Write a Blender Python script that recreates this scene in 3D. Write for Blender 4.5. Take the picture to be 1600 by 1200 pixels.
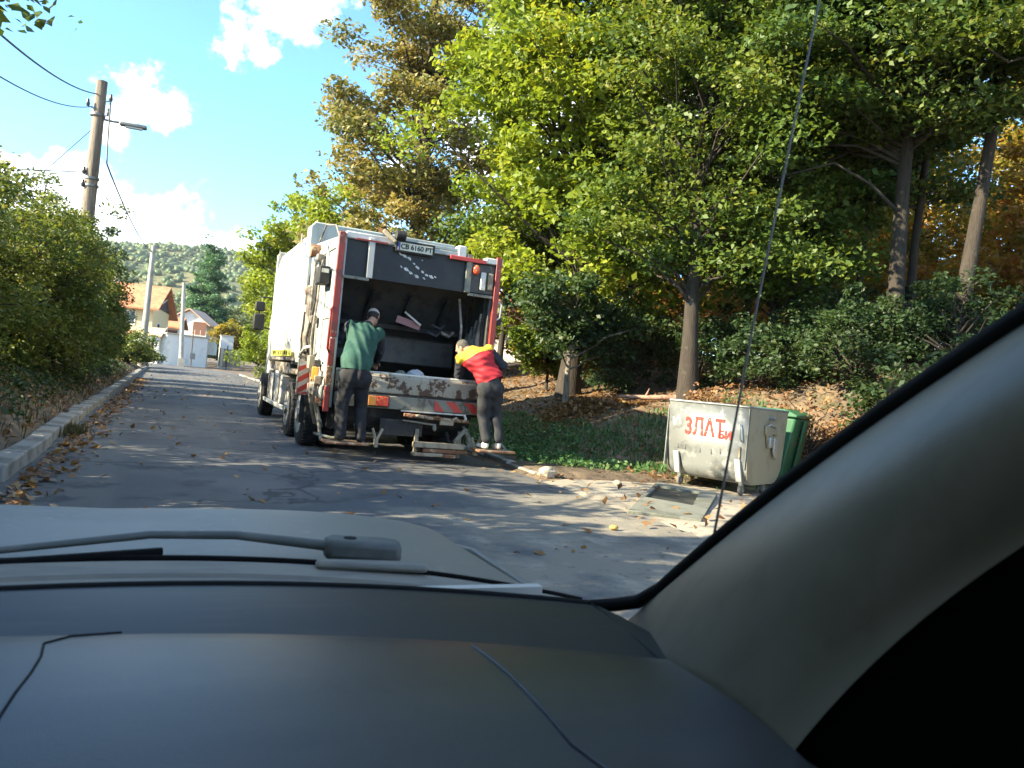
import bpy, math, random
import numpy as np
from mathutils import Vector, Matrix

S = bpy.context.scene
for o in list(bpy.data.objects):
    bpy.data.objects.remove(o)
R = math.radians

# ------------------------------------------------------------------ camera
YAW, ROLL, EYE = R(24.2), R(5.5), 1.3
cd = bpy.data.cameras.new('camera')
cam = bpy.data.objects.new('camera', cd)
S.collection.objects.link(cam)
fw = Vector((math.sin(YAW), math.cos(YAW), 0))
rt0 = Vector((math.cos(YAW), -math.sin(YAW), 0))
up0 = Vector((0, 0, 1))
rt = rt0 * math.cos(ROLL) + up0 * math.sin(ROLL)
up = -rt0 * math.sin(ROLL) + up0 * math.cos(ROLL)
cam.matrix_world = Matrix(((rt.x, up.x, -fw.x, 0), (rt.y, up.y, -fw.y, 0), (rt.z, up.z, -fw.z, EYE), (0, 0, 0, 1)))
cd.sensor_width = 36
cd.lens = 27
cd.clip_start = 0.02
cd.clip_end = 6000
cd.dof.use_dof = True
cd.dof.focus_distance = 12.5
cd.dof.aperture_fstop = 9.0
S.camera = cam

# ------------------------------------------------------------------ light
SUN_EL, SUN_AZ = R(28), R(267)          # azimuth clockwise from +Y
sd = Vector((math.sin(SUN_AZ) * math.cos(SUN_EL), math.cos(SUN_AZ) * math.cos(SUN_EL), math.sin(SUN_EL)))
sl = bpy.data.lights.new('sun', 'SUN')
sl.energy = 5.0
sl.angle = R(0.53)
sl.color = (1.0, 0.87, 0.62)
sun = bpy.data.objects.new('sun', sl)
sun.rotation_euler = (-sd).to_track_quat('-Z', 'Y').to_euler()
sun.location = (-20, -6, 20)
S.collection.objects.link(sun)

W = bpy.data.worlds.new('World')
S.world = W
W.use_nodes = True
wn, wl = W.node_tree.nodes, W.node_tree.links
wn.clear()
w_out = wn.new('ShaderNodeOutputWorld')
w_bg = wn.new('ShaderNodeBackground')
w_bg.inputs['Strength'].default_value = 0.13
sky = wn.new('ShaderNodeTexSky')
sky.sky_type = 'NISHITA'
sky.sun_disc = False
sky.sun_elevation = SUN_EL
sky.sun_rotation = SUN_AZ
sky.altitude = 700
sky.air_density = 1.0
sky.dust_density = 0.25
sky.ozone_density = 1.6
tc = wn.new('ShaderNodeTexCoord')


def wmath(op, a, b=None, c=None, clamp=False):
    n = wn.new('ShaderNodeMath')
    n.operation = op
    n.use_clamp = clamp
    for i, q in enumerate((a, b, c)):
        if q is None:
            continue
        if isinstance(q, (int, float)):
            n.inputs[i].default_value = q
        else:
            wl.new(q, n.inputs[i])
    return n.outputs[0]


def wnoise(scale, detail):
    n = wn.new('ShaderNodeTexNoise')
    n.inputs['Scale'].default_value = scale
    n.inputs['Detail'].default_value = detail
    n.inputs['Roughness'].default_value = 0.6
    wl.new(tc.outputs['Generated'], n.inputs['Vector'])
    return n.outputs['Fac']


def wstep(v, a, b):
    n = wn.new('ShaderNodeMapRange')
    n.interpolation_type = 'SMOOTHSTEP'
    n.inputs['From Min'].default_value = a
    n.inputs['From Max'].default_value = b
    wl.new(v, n.inputs['Value'])
    return n.outputs['Result']


puff = wmath('MULTIPLY', wmath('SUBTRACT', wnoise(14, 9), 0.5), 5.2)
# single clouds: direction, half width, half height
CLOUDS = [((-0.047, 0.962, 0.262), .036, .034), ((-0.074, 0.966, 0.240), .024, .018), ((-0.015, 0.984, 0.155), .08, .040),
          ((0.05, 0.985, 0.125), .09, .04), ((0.080, 0.915, 0.385), .048, .052), ((-0.185, 0.965, 0.165), .07, .042),
          ((-0.10, 0.98, 0.13), .12, .05), ((0.75, 0.62, 0.55), .25, .2), ((0.55, 0.80, 0.30), .3, .12)]
mask = None
for c, rx, rz in CLOUDS:
    s = wn.new('ShaderNodeVectorMath')
    s.operation = 'SUBTRACT'
    wl.new(tc.outputs['Generated'], s.inputs[0])
    s.inputs[1].default_value = c
    m = wn.new('ShaderNodeVectorMath')
    m.operation = 'MULTIPLY'
    wl.new(s.outputs[0], m.inputs[0])
    m.inputs[1].default_value = (1 / rx, 1 / rx, 1 / rz)
    L = wn.new('ShaderNodeVectorMath')
    L.operation = 'LENGTH'
    wl.new(m.outputs[0], L.inputs[0])
    v = wstep(wmath('ADD', L.outputs['Value'], puff), 1.05, 0.30)
    mask = v if mask is None else wmath('MAXIMUM', mask, v)
# scattered cloud elsewhere
dt = wn.new('ShaderNodeVectorMath')
dt.operation = 'DOT_PRODUCT'
wl.new(tc.outputs['Generated'], dt.inputs[0])
dt.inputs[1].default_value = Vector((0.0, 0.95, 0.31)).normalized()
away = wstep(dt.outputs['Value'], 0.93, 0.80)
mask = wmath('MAXIMUM', mask, wmath('MULTIPLY', wstep(wnoise(3.2, 7), 0.52, 0.62), away))
mx = wn.new('ShaderNodeMix')
mx.data_type = 'RGBA'
wl.new(wmath('MULTIPLY', mask, 0.88), mx.inputs['Factor'])
tn = wn.new('ShaderNodeMix')
tn.data_type = 'RGBA'
tn.blend_type = 'MULTIPLY'
tn.inputs['Factor'].default_value = 1
wl.new(sky.outputs[0], tn.inputs['A'])
tn.inputs['B'].default_value = (0.52, 0.80, 0.94, 1)      # the clear cyan of the whole sky
wl.new(tn.outputs['Result'], mx.inputs['A'])
mx.inputs['B'].default_value = (5.6, 5.7, 5.8, 1)
wl.new(mx.outputs['Result'], w_bg.inputs['Color'])
wl.new(w_bg.outputs[0], w_out.inputs['Surface'])

S.view_settings.view_transform = 'Standard'
S.view_settings.look = 'None'
S.view_settings.exposure = 2.1
S.view_settings.gamma = 1
S.view_settings.use_curve_mapping = False
S.render.engine = 'CYCLES'
S.cycles.use_denoising = True
S.cycles.max_bounces = 8
S.cycles.transparent_max_bounces = 12
S.cycles.diffuse_bounces = 4
S.cycles.sample_clamp_indirect = 6


# ------------------------------------------------------------------ helpers
def nodes_of(m):
    return m.node_tree.nodes, m.node_tree.links


def new_mat(name):
    m = bpy.data.materials.new(name)
    m.use_nodes = True
    n, l = nodes_of(m)
    return m, n, l, n['Principled BSDF']


def noise_fac(n, l, scale, detail=5, lo=0.4, hi=0.6, coord='Object', rough=0.6, stretch=None):
    t = n.new('ShaderNodeTexCoord')
    z = n.new('ShaderNodeTexNoise')
    z.inputs['Scale'].default_value = scale
    z.inputs['Detail'].default_value = detail
    z.inputs['Roughness'].default_value = rough
    src = t.outputs[coord]
    if stretch:
        mp = n.new('ShaderNodeMapping')
        mp.inputs['Scale'].default_value = stretch
        l.new(src, mp.inputs['Vector'])
        src = mp.outputs[0]
    l.new(src, z.inputs['Vector'])
    r = n.new('ShaderNodeMapRange')
    r.interpolation_type = 'SMOOTHSTEP'
    r.inputs['From Min'].default_value = lo
    r.inputs['From Max'].default_value = hi
    l.new(z.outputs['Fac'], r.inputs['Value'])
    return r.outputs['Result']


def mixc(n, l, fac, a, b):
    m = n.new('ShaderNodeMix')
    m.data_type = 'RGBA'
    l.new(fac, m.inputs['Factor']) if not isinstance(fac, (int, float)) else setattr(m.inputs['Factor'], 'default_value', fac)
    for k, q in (('A', a), ('B', b)):
        if isinstance(q, (tuple, list)):
            m.inputs[k].default_value = (*q[:3], 1)
        else:
            l.new(q, m.inputs[k])
    return m.outputs['Result']


def mat(name, col, rough=0.6, metal=0.0, spec=0.5, layers=(), bump=0.0, bscale=30.0, bstretch=None, coat=0.0):
    """layers: (colour, scale, lo, hi[, stretch]) laid over one another by noise."""
    m, n, l, b = new_mat(name)
    c = col
    for ly in layers:
        f = noise_fac(n, l, ly[1], lo=ly[2], hi=ly[3], stretch=ly[4] if len(ly) > 4 else None)
        c = mixc(n, l, f, c, ly[0])
    if isinstance(c, (tuple, list)):
        b.inputs['Base Color'].default_value = (*c[:3], 1)
    else:
        l.new(c, b.inputs['Base Color'])
    b.inputs['Roughness'].default_value = rough
    b.inputs['Metallic'].default_value = metal
    b.inputs['Specular IOR Level'].default_value = spec
    b.inputs['Coat Weight'].default_value = coat
    if bump:
        t = n.new('ShaderNodeTexCoord')
        z = n.new('ShaderNodeTexNoise')
        z.inputs['Scale'].default_value = bscale
        z.inputs['Detail'].default_value = 6
        if bstretch:
            mp = n.new('ShaderNodeMapping')
            mp.inputs['Scale'].default_value = bstretch
            l.new(t.outputs['Object'], mp.inputs['Vector'])
            l.new(mp.outputs[0], z.inputs['Vector'])
        else:
            l.new(t.outputs['Object'], z.inputs['Vector'])
        bp = n.new('ShaderNodeBump')
        bp.inputs['Strength'].default_value = bump
        bp.inputs['Distance'].default_value = 0.02
        l.new(z.outputs['Fac'], bp.inputs['Height'])
        l.new(bp.outputs[0], b.inputs['Normal'])
    return m


def leaf_mat(name, cols, trans=0.38, gloss=0.35):
    """leaf colour picked leaf by leaf from COLS (attribute rnd), with light passing through"""
    m, n, l, b = new_mat(name)
    a = n.new('ShaderNodeAttribute')
    a.attribute_name = 'rnd'
    r = n.new('ShaderNodeValToRGB')
    e = r.color_ramp.elements
    while len(e) < len(cols):
        e.new(0.5)
    for i, c in enumerate(cols):
        e[i].position = i / (len(cols) - 1)
        e[i].color = (*c, 1)
    l.new(a.outputs['Fac'], r.inputs['Fac'])
    l.new(r.outputs['Color'], b.inputs['Base Color'])
    b.inputs['Roughness'].default_value = 0.5
    b.inputs['Specular IOR Level'].default_value = gloss
    t = n.new('ShaderNodeBsdfTranslucent')
    g = n.new('ShaderNodeMix')
    g.data_type = 'RGBA'
    g.blend_type = 'MULTIPLY'
    g.inputs['Factor'].default_value = 1
    l.new(r.outputs['Color'], g.inputs['A'])
    g.inputs['B'].default_value = (1.5, 1.45, 0.7, 1)
    l.new(g.outputs['Result'], t.inputs['Color'])
    x = n.new('ShaderNodeMixShader')
    x.inputs[0].default_value = trans
    l.new(b.outputs[0], x.inputs[1])
    l.new(t.outputs[0], x.inputs[2])
    l.new(x.outputs[0], n['Material Output'].inputs['Surface'])
    return m


def tag(o, label=None, cat=None, group=None, kind=None):
    for k, v in (('label', label), ('category', cat), ('group', group), ('kind', kind)):
        if v:
            o[k] = v
    return o


def empty(name, loc, label=None, cat=None, group=None, kind=None):
    o = bpy.data.objects.new(name, None)
    o.empty_display_size = 0.2
    o.location = loc
    S.collection.objects.link(o)
    return tag(o, label, cat, group, kind)


def rotz(a):
    c, s = math.cos(a), math.sin(a)
    return np.array(((c, -s, 0), (s, c, 0), (0, 0, 1.0)))


def raw_mesh(name, V, F, material, smooth=None):
    me = bpy.data.meshes.new(name)
    me.from_pydata([tuple(p) for p in V], [], [tuple(f) for f in F])
    me.update()
    if material:
        me.materials.append(material)
    if smooth is not None:
        me.polygons.foreach_set('use_smooth', np.ones(len(me.polygons), dtype=bool))
        me.set_sharp_from_angle(angle=R(smooth))
    return me


class MB:
    """collects boxes, bars, tubes and prisms in WORLD coordinates; build() links them as one mesh object"""

    def __init__(s):
        s.v, s.f = [], []

    def add(s, V, F):
        k = len(s.v)
        s.v += [tuple(float(q) for q in p) for p in V]
        s.f += [tuple(i + k for i in f) for f in F]
        return s

    def box(s, x0, x1, y0, y1, z0, z1):
        return s.add([(x0, y0, z0), (x1, y0, z0), (x1, y1, z0), (x0, y1, z0), (x0, y0, z1), (x1, y0, z1), (x1, y1, z1), (x0, y1, z1)],
                     [(3, 2, 1, 0), (4, 5, 6, 7), (0, 1, 5, 4), (1, 2, 6, 5), (2, 3, 7, 6), (3, 0, 4, 7)])

    def obox(s, c, size, M=None):
        h = np.array(size) / 2
        P = np.array([(-1, -1, -1), (1, -1, -1), (1, 1, -1), (-1, 1, -1), (-1, -1, 1), (1, -1, 1), (1, 1, 1), (-1, 1, 1)]) * h
        if M is not None:
            P = P @ np.array(M).T
        return s.add(P + np.array(c), [(3, 2, 1, 0), (4, 5, 6, 7), (0, 1, 5, 4), (1, 2, 6, 5), (2, 3, 7, 6), (3, 0, 4, 7)])

    def bar(s, p, q, w, h, upv=(0, 0, 1)):
        p, q = np.array(p, float), np.array(q, float)
        d = q - p
        L = np.linalg.norm(d)
        d /= L
        a = np.cross(d, upv)
        if np.linalg.norm(a) < 1e-4:
            a = np.cross(d, (1, 0, 0))
        a /= np.linalg.norm(a)
        b = np.cross(a, d)
        return s.obox((p + q) / 2, (w, L, h), np.stack([a, d, b], 1))

    def tube(s, pts, r, n=8, cap=True):
        pts = np.array(pts, float)
        m = len(pts)
        r = np.full(m, r) if np.isscalar(r) else np.array(r)
        T = np.gradient(pts, axis=0)
        T /= np.linalg.norm(T, axis=1)[:, None] + 1e-9
        a = np.cross(T[0], (0, 0, 1))
        if np.linalg.norm(a) < 1e-3:
            a = np.cross(T[0], (1, 0, 0))
        a /= np.linalg.norm(a)
        V = []
        th = np.arange(n) * 2 * math.pi / n
        for i in range(m):
            a = a - T[i] * a.dot(T[i])
            a /= np.linalg.norm(a) + 1e-9
            b = np.cross(T[i], a)
            V += list(pts[i] + r[i] * (np.cos(th)[:, None] * a + np.sin(th)[:, None] * b))
        F = []
        for i in range(m - 1):
            for j in range(n):
                k = (j + 1) % n
                F.append((i * n + j, i * n + k, (i + 1) * n + k, (i + 1) * n + j))
        if cap:
            F.append(tuple(range(n - 1, -1, -1)))
            F.append(tuple((m - 1) * n + j for j in range(n)))
        return s.add(V, F)

    def cyl(s, p, q, r, n=16, r2=None):
        return s.tube([p, q], [r, r if r2 is None else r2], n)

    def prism(s, poly, axis, a0, a1):
        """poly: 2-D points in the two other axes (in x,y,z order), extruded along axis from a0 to a1"""
        n = len(poly)
        V = []
        for a in (a0, a1):
            for u, v in poly:
                V.append({'x': (a, u, v), 'y': (u, a, v), 'z': (u, v, a)}[axis])
        F = [tuple(range(n)), tuple(range(2 * n - 1, n - 1, -1))]
        for i in range(n):
            k = (i + 1) % n
            F.append((k, i, n + i, n + k))
        return s.add(V, F)

    def grid(s, P, close=False):
        """P: rows of points"""
        P = np.array(P, float)
        m, n = P.shape[:2]
        F = []
        for i in range(m - 1):
            for j in range(n - 1):
                F.append((i * n + j, i * n + j + 1, (i + 1) * n + j + 1, (i + 1) * n + j))
        return s.add(P.reshape(-1, 3), F)

    def ell(s, c, r, n=10, M=None):
        V, F = [], []
        for i in range(n + 1):
            t = math.pi * i / n
            for j in range(2 * n):
                p = math.pi * j / n
                V.append((math.sin(t) * math.cos(p), math.sin(t) * math.sin(p), math.cos(t)))
        w = 2 * n
        for i in range(n):
            for j in range(w):
                k = (j + 1) % w
                F.append((i * w + j, (i + 1) * w + j, (i + 1) * w + k, i * w + k))
        V = np.array(V) * np.array(r)
        if M is not None:
            V = V @ np.array(M).T
        return s.add(V + np.array(c), F)

    def build(s, name, material, parent=None, smooth=None, bevel=0.0, solid=0.0, seg=2, recalc=True):
        org = np.array(parent.get('_org', parent.location)) if parent else np.zeros(3)
        V = np.array(s.v) - org
        me = raw_mesh(name, V, s.f, material, smooth)
        if recalc:
            import bmesh
            bm = bmesh.new()
            bm.from_mesh(me)
            bmesh.ops.recalc_face_normals(bm, faces=bm.faces)
            bm.to_mesh(me)
            bm.free()
        o = bpy.data.objects.new(name, me)
        S.collection.objects.link(o)
        if parent:
            o.parent = parent
            o['_org'] = [float(q) for q in org]
        if solid:
            md = o.modifiers.new('solid', 'SOLIDIFY')
            md.thickness = solid
            md.offset = 0
        if bevel:
            md = o.modifiers.new('bevel', 'BEVEL')
            md.width = bevel
            md.segments = seg
            md.limit_method = 'ANGLE'
            me.polygons.foreach_set('use_smooth', np.ones(len(me.polygons), dtype=bool))
            me.set_sharp_from_angle(angle=R(40))
        return o


def drop_org():
    for o in bpy.data.objects:
        if '_org' in o:
            del o['_org']


def np_mesh(name, V, F4, material, attr=None, smooth=False):
    """quad mesh straight from arrays"""
    me = bpy.data.meshes.new(name)
    V = np.asarray(V, np.float32)
    F = np.asarray(F4, np.int32)
    k = F.shape[1]
    me.vertices.add(len(V))
    me.vertices.foreach_set('co', V.ravel())
    me.loops.add(F.size)
    me.loops.foreach_set('vertex_index', F.ravel())
    me.polygons.add(len(F))
    me.polygons.foreach_set('loop_start', np.arange(0, F.size, k, dtype=np.int32))
    me.update(calc_edges=True)
    if attr is not None:
        a = me.attributes.new('rnd', 'FLOAT', 'POINT')
        a.data.foreach_set('value', np.asarray(attr, np.float32))
    if smooth:
        me.polygons.foreach_set('use_smooth', np.ones(len(F), dtype=bool))
    if material:
        me.materials.append(material)
    return me


def link(name, me, parent=None, loc=(0, 0, 0)):
    o = bpy.data.objects.new(name, me)
    S.collection.objects.link(o)
    o.location = loc
    if parent:
        o.parent = parent
    return o


def copy_tree(src, loc, rz=0, sc=1.0, label=None):
    r = src.copy()
    S.collection.objects.link(r)
    r.location = loc
    r.rotation_euler = (0, 0, rz)
    r.scale = (sc, sc, sc)
    if label:
        r['label'] = label
    for ch in src.children:
        c = ch.copy()
        S.collection.objects.link(c)
        c.parent = r
        for g in ch.children:
            d = g.copy()
            S.collection.objects.link(d)
            d.parent = c
    return r


def text_obj(name, body, size, material, M, parent, ext=0.0015, off=0.0):
    cu = bpy.data.curves.new(name, 'FONT')
    cu.body = body
    cu.size = size
    cu.align_x = 'CENTER'
    cu.align_y = 'CENTER'
    cu.extrude = ext
    cu.offset = off
    t = bpy.data.objects.new(name, cu)
    S.collection.objects.link(t)
    dg = bpy.context.evaluated_depsgraph_get()
    me = bpy.data.meshes.new_from_object(t.evaluated_get(dg))
    bpy.data.objects.remove(t)
    me.transform(M)
    me.materials.clear()
    me.materials.append(material)
    return link(name, me, parent)


def sst(t):
    t = np.clip(t, 0, 1)
    return t * t * (3 - 2 * t)


# value noise for terrain and shapes
_rs = np.random.RandomState(5)
_tab = _rs.rand(64, 64)


def vnoise(x, y):
    x, y = np.asarray(x, float), np.asarray(y, float)
    i, j = np.floor(x).astype(int), np.floor(y).astype(int)
    u, v = sst(x - i), sst(y - j)
    g = lambda a, b: _tab[a % 64, b % 64]
    return (g(i, j) * (1 - u) + g(i + 1, j) * u) * (1 - v) + (g(i, j + 1) * (1 - u) + g(i + 1, j + 1) * u) * v


def fbm(x, y, o=4):
    r, a = 0, 1
    for k in range(o):
        r = r + a * (vnoise(x * 2 ** k + 7 * k, y * 2 ** k) - 0.5)
        a *= 0.5
    return r


def road_c(y):
    """how far the road has bent to the left at distance y"""
    y = np.asarray(y, float)
    return -np.where(y > 62, (np.maximum(y - 62, 0) ** 2) / 55.0, 0)


def gz(x, y):
    """height of the ground"""
    x, y = np.asarray(x, float), np.asarray(y, float)
    xs = x - road_c(np.minimum(y, 95))
    dl = np.maximum(0, -1.42 - xs)
    zl = 0.10 * sst(dl / .08) + 2.2 * (1 - np.exp(-dl * 0.20)) * sst((80 - y) / 30 + .25)
    toe = 5.9 + 3.75 * sst((12.6 - y) / 3.0)
    sl_ = 0.33 + 0.58 * sst((12.6 - y) / 3.5)
    d = np.maximum(0, xs - toe)
    near = sst((60 - y) / 25)
    zr = (sl_ * 4.5 * (1 - np.exp(-d / 4.5)) * 1.25 + 0.10 * np.minimum(d, 40)) * (d / (d + .9)) * near
    zr = zr + np.where((xs > 5.02) & (y > 9.5), 0.09, 0.0) * near
    rough = fbm(x * .7, y * .7) * 0.16 * (sst(d / 1.5) + sst(dl / 1.5)) + fbm(x * 3, y * 3, 2) * .035 * (sst(dl / .3) + sst((xs - 5.1) / .5))
    flat = (xs > -1.42) & (xs < 5.0)
    z = zl + zr + rough
    z = np.where(flat, -0.03, z)
    z = np.where((xs >= 5.0) & (y < 9.6) & (d <= 0), -0.02, z)
    return z

# ------------------------------------------------------------------ materials
ASPHALT = mat('asphalt', (0.082, 0.083, 0.086), 0.85, layers=[((0.125, 0.122, 0.117), 0.35, .45, .62), ((0.115, 0.113, 0.108), 1.0, .48, .62, (1.3, .05, 1)), ((0.052, 0.055, 0.06), 1.7, .52, .66), ((0.12, 0.105, 0.085), 6, .62, .72), ((0.16, 0.15, 0.14), 140, .60, .68)], bump=0.5, bscale=120)
DUST = mat('dusty concrete', (0.27, 0.235, 0.185), 0.9, layers=[((0.34, 0.30, 0.24), 0.9, .42, .6), ((0.11, 0.10, 0.088), 2.4, .55, .68), ((0.14, 0.105, 0.07), 14, .6, .7)], bump=0.5, bscale=60)
SLAB = mat('paving concrete', (0.30, 0.265, 0.215), 0.9, layers=[((0.20, 0.175, 0.14), 4, .45, .65)], bump=0.4, bscale=50)
CONCRETE = mat('kerb concrete', (0.27, 0.26, 0.235), 0.9, layers=[((0.17, 0.16, 0.14), 3.5, .45, .62), ((0.10, 0.10, 0.085), 9, .58, .7)], bump=0.5, bscale=50)
SOIL = mat('soil', (0.105, 0.074, 0.048), 0.95, layers=[((0.185, 0.128, 0.080), 1.1, .42, .6), ((0.045, 0.055, 0.022), 0.7, .55, .66), ((0.05, 0.034, 0.022), 9, .5, .65)], bump=0.8, bscale=22)
BARK = mat('bark', (0.046, 0.036, 0.028), 0.95, layers=[((0.034, 0.026, 0.021), 6, .42, .6, (3, 3, .6)), ((0.085, 0.075, 0.06), 3, .58, .72)], bump=0.9, bscale=18, bstretch=(3, 3, .5))
BARK_PALE = mat('pale bark', (0.21, 0.18, 0.14), 0.95, layers=[((0.10, 0.08, 0.06), 5, .45, .62, (3, 3, .6))], bump=0.8, bscale=18, bstretch=(3, 3, .5))
L_BRIGHT = leaf_mat('bright green leaves', [(0.095, 0.146, 0.019), (0.159, 0.215, 0.023), (0.220, 0.268, 0.030), (0.315, 0.302, 0.037)], .42)
L_OAK = leaf_mat('brownish green leaves', [(0.134, 0.159, 0.058), (0.138, 0.145, 0.051), (0.218, 0.194, 0.069), (0.297, 0.237, 0.089), (0.376, 0.253, 0.106)], .3)
L_DARK = leaf_mat('dark green leaves', [(0.036, 0.074, 0.021), (0.057, 0.107, 0.026), (0.090, 0.138, 0.032), (0.144, 0.162, 0.037)], .32)
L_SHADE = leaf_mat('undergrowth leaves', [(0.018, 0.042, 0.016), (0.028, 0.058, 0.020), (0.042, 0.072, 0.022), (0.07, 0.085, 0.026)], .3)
L_MID = leaf_mat('mid green leaves', [(0.050, 0.091, 0.018), (0.079, 0.128, 0.023), (0.122, 0.164, 0.027), (0.187, 0.182, 0.032)], .38)
L_HEDGE = leaf_mat('hedge leaves', [(0.046, 0.081, 0.020), (0.079, 0.121, 0.025), (0.140, 0.161, 0.033), (0.215, 0.177, 0.037)], .36)
L_LIME = leaf_mat('yellow green leaves', [(0.113, 0.166, 0.020), (0.166, 0.223, 0.024), (0.226, 0.266, 0.032), (0.284, 0.273, 0.040)], .42)
L_AUT = leaf_mat('autumn leaves', [(0.142, 0.144, 0.026), (0.271, 0.183, 0.034), (0.370, 0.183, 0.036), (0.342, 0.113, 0.036)], .45)
L_GOLD = leaf_mat('gold green leaves', [(0.115, 0.131, 0.022), (0.187, 0.179, 0.027), (0.288, 0.214, 0.032), (0.346, 0.179, 0.032)], .45)
L_FIR = leaf_mat('blue green needles', [(0.046, 0.116, 0.070), (0.074, 0.157, 0.090), (0.105, 0.200, 0.108)], .38)
L_PALE = leaf_mat('pale green leaves', [(0.07, 0.10, 0.045), (0.10, 0.135, 0.06), (0.13, 0.16, 0.075)], .4)
L_DRY = leaf_mat('dry brown leaves', [(0.102, 0.052, 0.026), (0.180, 0.090, 0.042), (0.264, 0.144, 0.066), (0.336, 0.218, 0.110)], .25)
L_GRASS = leaf_mat('grass blades', [(0.037, 0.101, 0.036), (0.060, 0.147, 0.050), (0.094, 0.186, 0.062), (0.169, 0.213, 0.082)], .3)
L_STRAW = leaf_mat('dry grass blades', [(0.04, 0.05, 0.02), (0.065, 0.06, 0.025), (0.11, 0.085, 0.04)], .3)

# cracks in the asphalt
n, l = ASPHALT.node_tree.nodes, ASPHALT.node_tree.links
b = n['Principled BSDF']
src = b.inputs['Base Color'].links[0].from_socket
t_ = n.new('ShaderNodeTexCoord')
wz = n.new('ShaderNodeTexNoise')
wz.inputs['Scale'].default_value = 1.3
wz.inputs['Detail'].default_value = 5
l.new(t_.outputs['Object'], wz.inputs['Vector'])
vm = n.new('ShaderNodeVectorMath')
vm.operation = 'MULTIPLY_ADD'
l.new(wz.outputs['Color'], vm.inputs[0])
vm.inputs[1].default_value = (1.1, 1.1, 1.1)
l.new(t_.outputs['Object'], vm.inputs[2])
vo = n.new('ShaderNodeTexVoronoi')
vo.feature = 'DISTANCE_TO_EDGE'
vo.inputs['Scale'].default_value = 0.42
l.new(vm.outputs[0], vo.inputs['Vector'])
cr_ = n.new('ShaderNodeMapRange')
cr_.inputs['From Min'].default_value = 0.004
cr_.inputs['From Max'].default_value = 0.012
cr_.inputs['To Min'].default_value = 0.75
cr_.inputs['To Max'].default_value = 0.0
l.new(vo.outputs['Distance'], cr_.inputs['Value'])
l.new(mixc(n, l, cr_.outputs['Result'], src, (0.022, 0.022, 0.022)), b.inputs['Base Color'])

# ------------------------------------------------------------------ ground
def axis(lo, hi, step, far_lo, far_hi, grow=1.22):
    a = list(np.arange(lo, hi + 1e-6, step))
    s, p = step, hi
    while p < far_hi:
        s *= grow
        p += s
        a.append(p)
    s, p = step, lo
    while p > far_lo:
        s *= grow
        p -= s
        a.insert(0, p)
    return np.array(a)


gx = axis(-9, 24, 0.27, -900, 900)
gy = axis(-6, 36, 0.36, -300, 1500)
X, Y = np.meshgrid(gx, gy)
Z = gz(X, Y)
P = np.stack([X, Y, Z], -1)
n_, m_ = X.shape
idx = np.arange(n_ * m_).reshape(n_, m_)
F = np.stack([idx[:-1, :-1], idx[:-1, 1:], idx[1:, 1:], idx[1:, :-1]], -1).reshape(-1, 4)
ground = link('ground', np_mesh('ground', P.reshape(-1, 3), F, SOIL, smooth=True))
tag(ground, kind='structure')

# road: one ribbon that bends to the left beyond the trees
ys = np.concatenate([np.arange(-30, 60, 1.0), np.arange(60, 93, 1.0)])
rows = []
for y in ys:
    c = float(road_c(y))
    xr = 5.0 if y > 9.6 else 5.05
    t = np.linspace(-1.24, xr, 14)
    zz = 0.0 + 0.03 * (1 - ((t - 1.88) / 3.2) ** 2)
    rows.append(np.stack([t + c, np.full(14, y), zz], 1))
road = MB().grid(rows).build('road', ASPHALT, smooth=60)
tag(road, kind='structure')

# dusty apron on the right where the bins stand
rows = []
for y in np.arange(-14, 10.31, 0.3):
    wig = 0.25 * float(fbm(y * .9, 3.3))
    edge = 4.72 + wig + (0.6 if y > 9.55 else 0) - 1.0 * float(sst((6.5 - y) / 4))
    right = 9.9 + .3 * float(fbm(y, 8.1)) - 4.4 * float(sst((y - 9.3) / 1.0))
    t = np.linspace(edge, max(right, edge + .05), 22)
    e = np.minimum(np.linspace(0, 1, 22), 1 - np.linspace(0, 1, 22)) * 22
    zz = np.where(e < .5, -0.012, 0.022) + 0.02 * fbm(t, np.full(22, y), 2)
    rows.append(np.stack([t, np.full(22, y), zz], 1))
apron = MB().grid(rows).build('apron', DUST, smooth=60)
tag(apron, kind='structure')

# dusty worn strip of the road beside the apron
SHOULDER = mat('dusty worn asphalt', (0.21, 0.188, 0.152), 0.9, layers=[((0.12, 0.115, 0.105), 0.8, .52, .68), ((0.28, 0.25, 0.20), 2.2, .52, .66), ((0.12, 0.10, 0.08), 12, .58, .7)], bump=0.5, bscale=90)
rows = []
for y in np.arange(-14, 9.31, 0.3):
    t0 = 1.9 + 1.0 * float(fbm(y * .8, 1.7)) + 2.6 * float(sst((y - 6.3) / 3.0))
    t = np.linspace(t0 - 1.2, 5.0, 16)
    t = np.maximum(t, -1.2)
    rows.append(np.stack([t, np.full(16, y), 0.004 + 0.03 * (1 - ((t - 1.88) / 3.2) ** 2)], 1))
RW = np.array(rows)
sid = np.arange(RW.shape[0] * 16).reshape(-1, 16)
sF = np.stack([sid[:-1, :-1], sid[:-1, 1:], sid[1:, 1:], sid[1:, :-1]], -1).reshape(-1, 4)
fade = np.tile(np.linspace(0, 1, 16), RW.shape[0]) * np.repeat(np.minimum(1, np.arange(RW.shape[0])[::-1] / 6), 16)
m, n, l = SHOULDER, SHOULDER.node_tree.nodes, SHOULDER.node_tree.links
b = n['Principled BSDF']
src = b.inputs['Base Color'].links[0].from_socket
at = n.new('ShaderNodeAttribute')
at.attribute_name = 'rnd'
nz = noise_fac(n, l, 1.6, lo=0.0, hi=1.0)
ad = n.new('ShaderNodeMath')
ad.operation = 'ADD'
l.new(at.outputs['Fac'], ad.inputs[0])
l.new(nz, ad.inputs[1])
mr = n.new('ShaderNodeMapRange')
mr.interpolation_type = 'SMOOTHSTEP'
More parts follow.
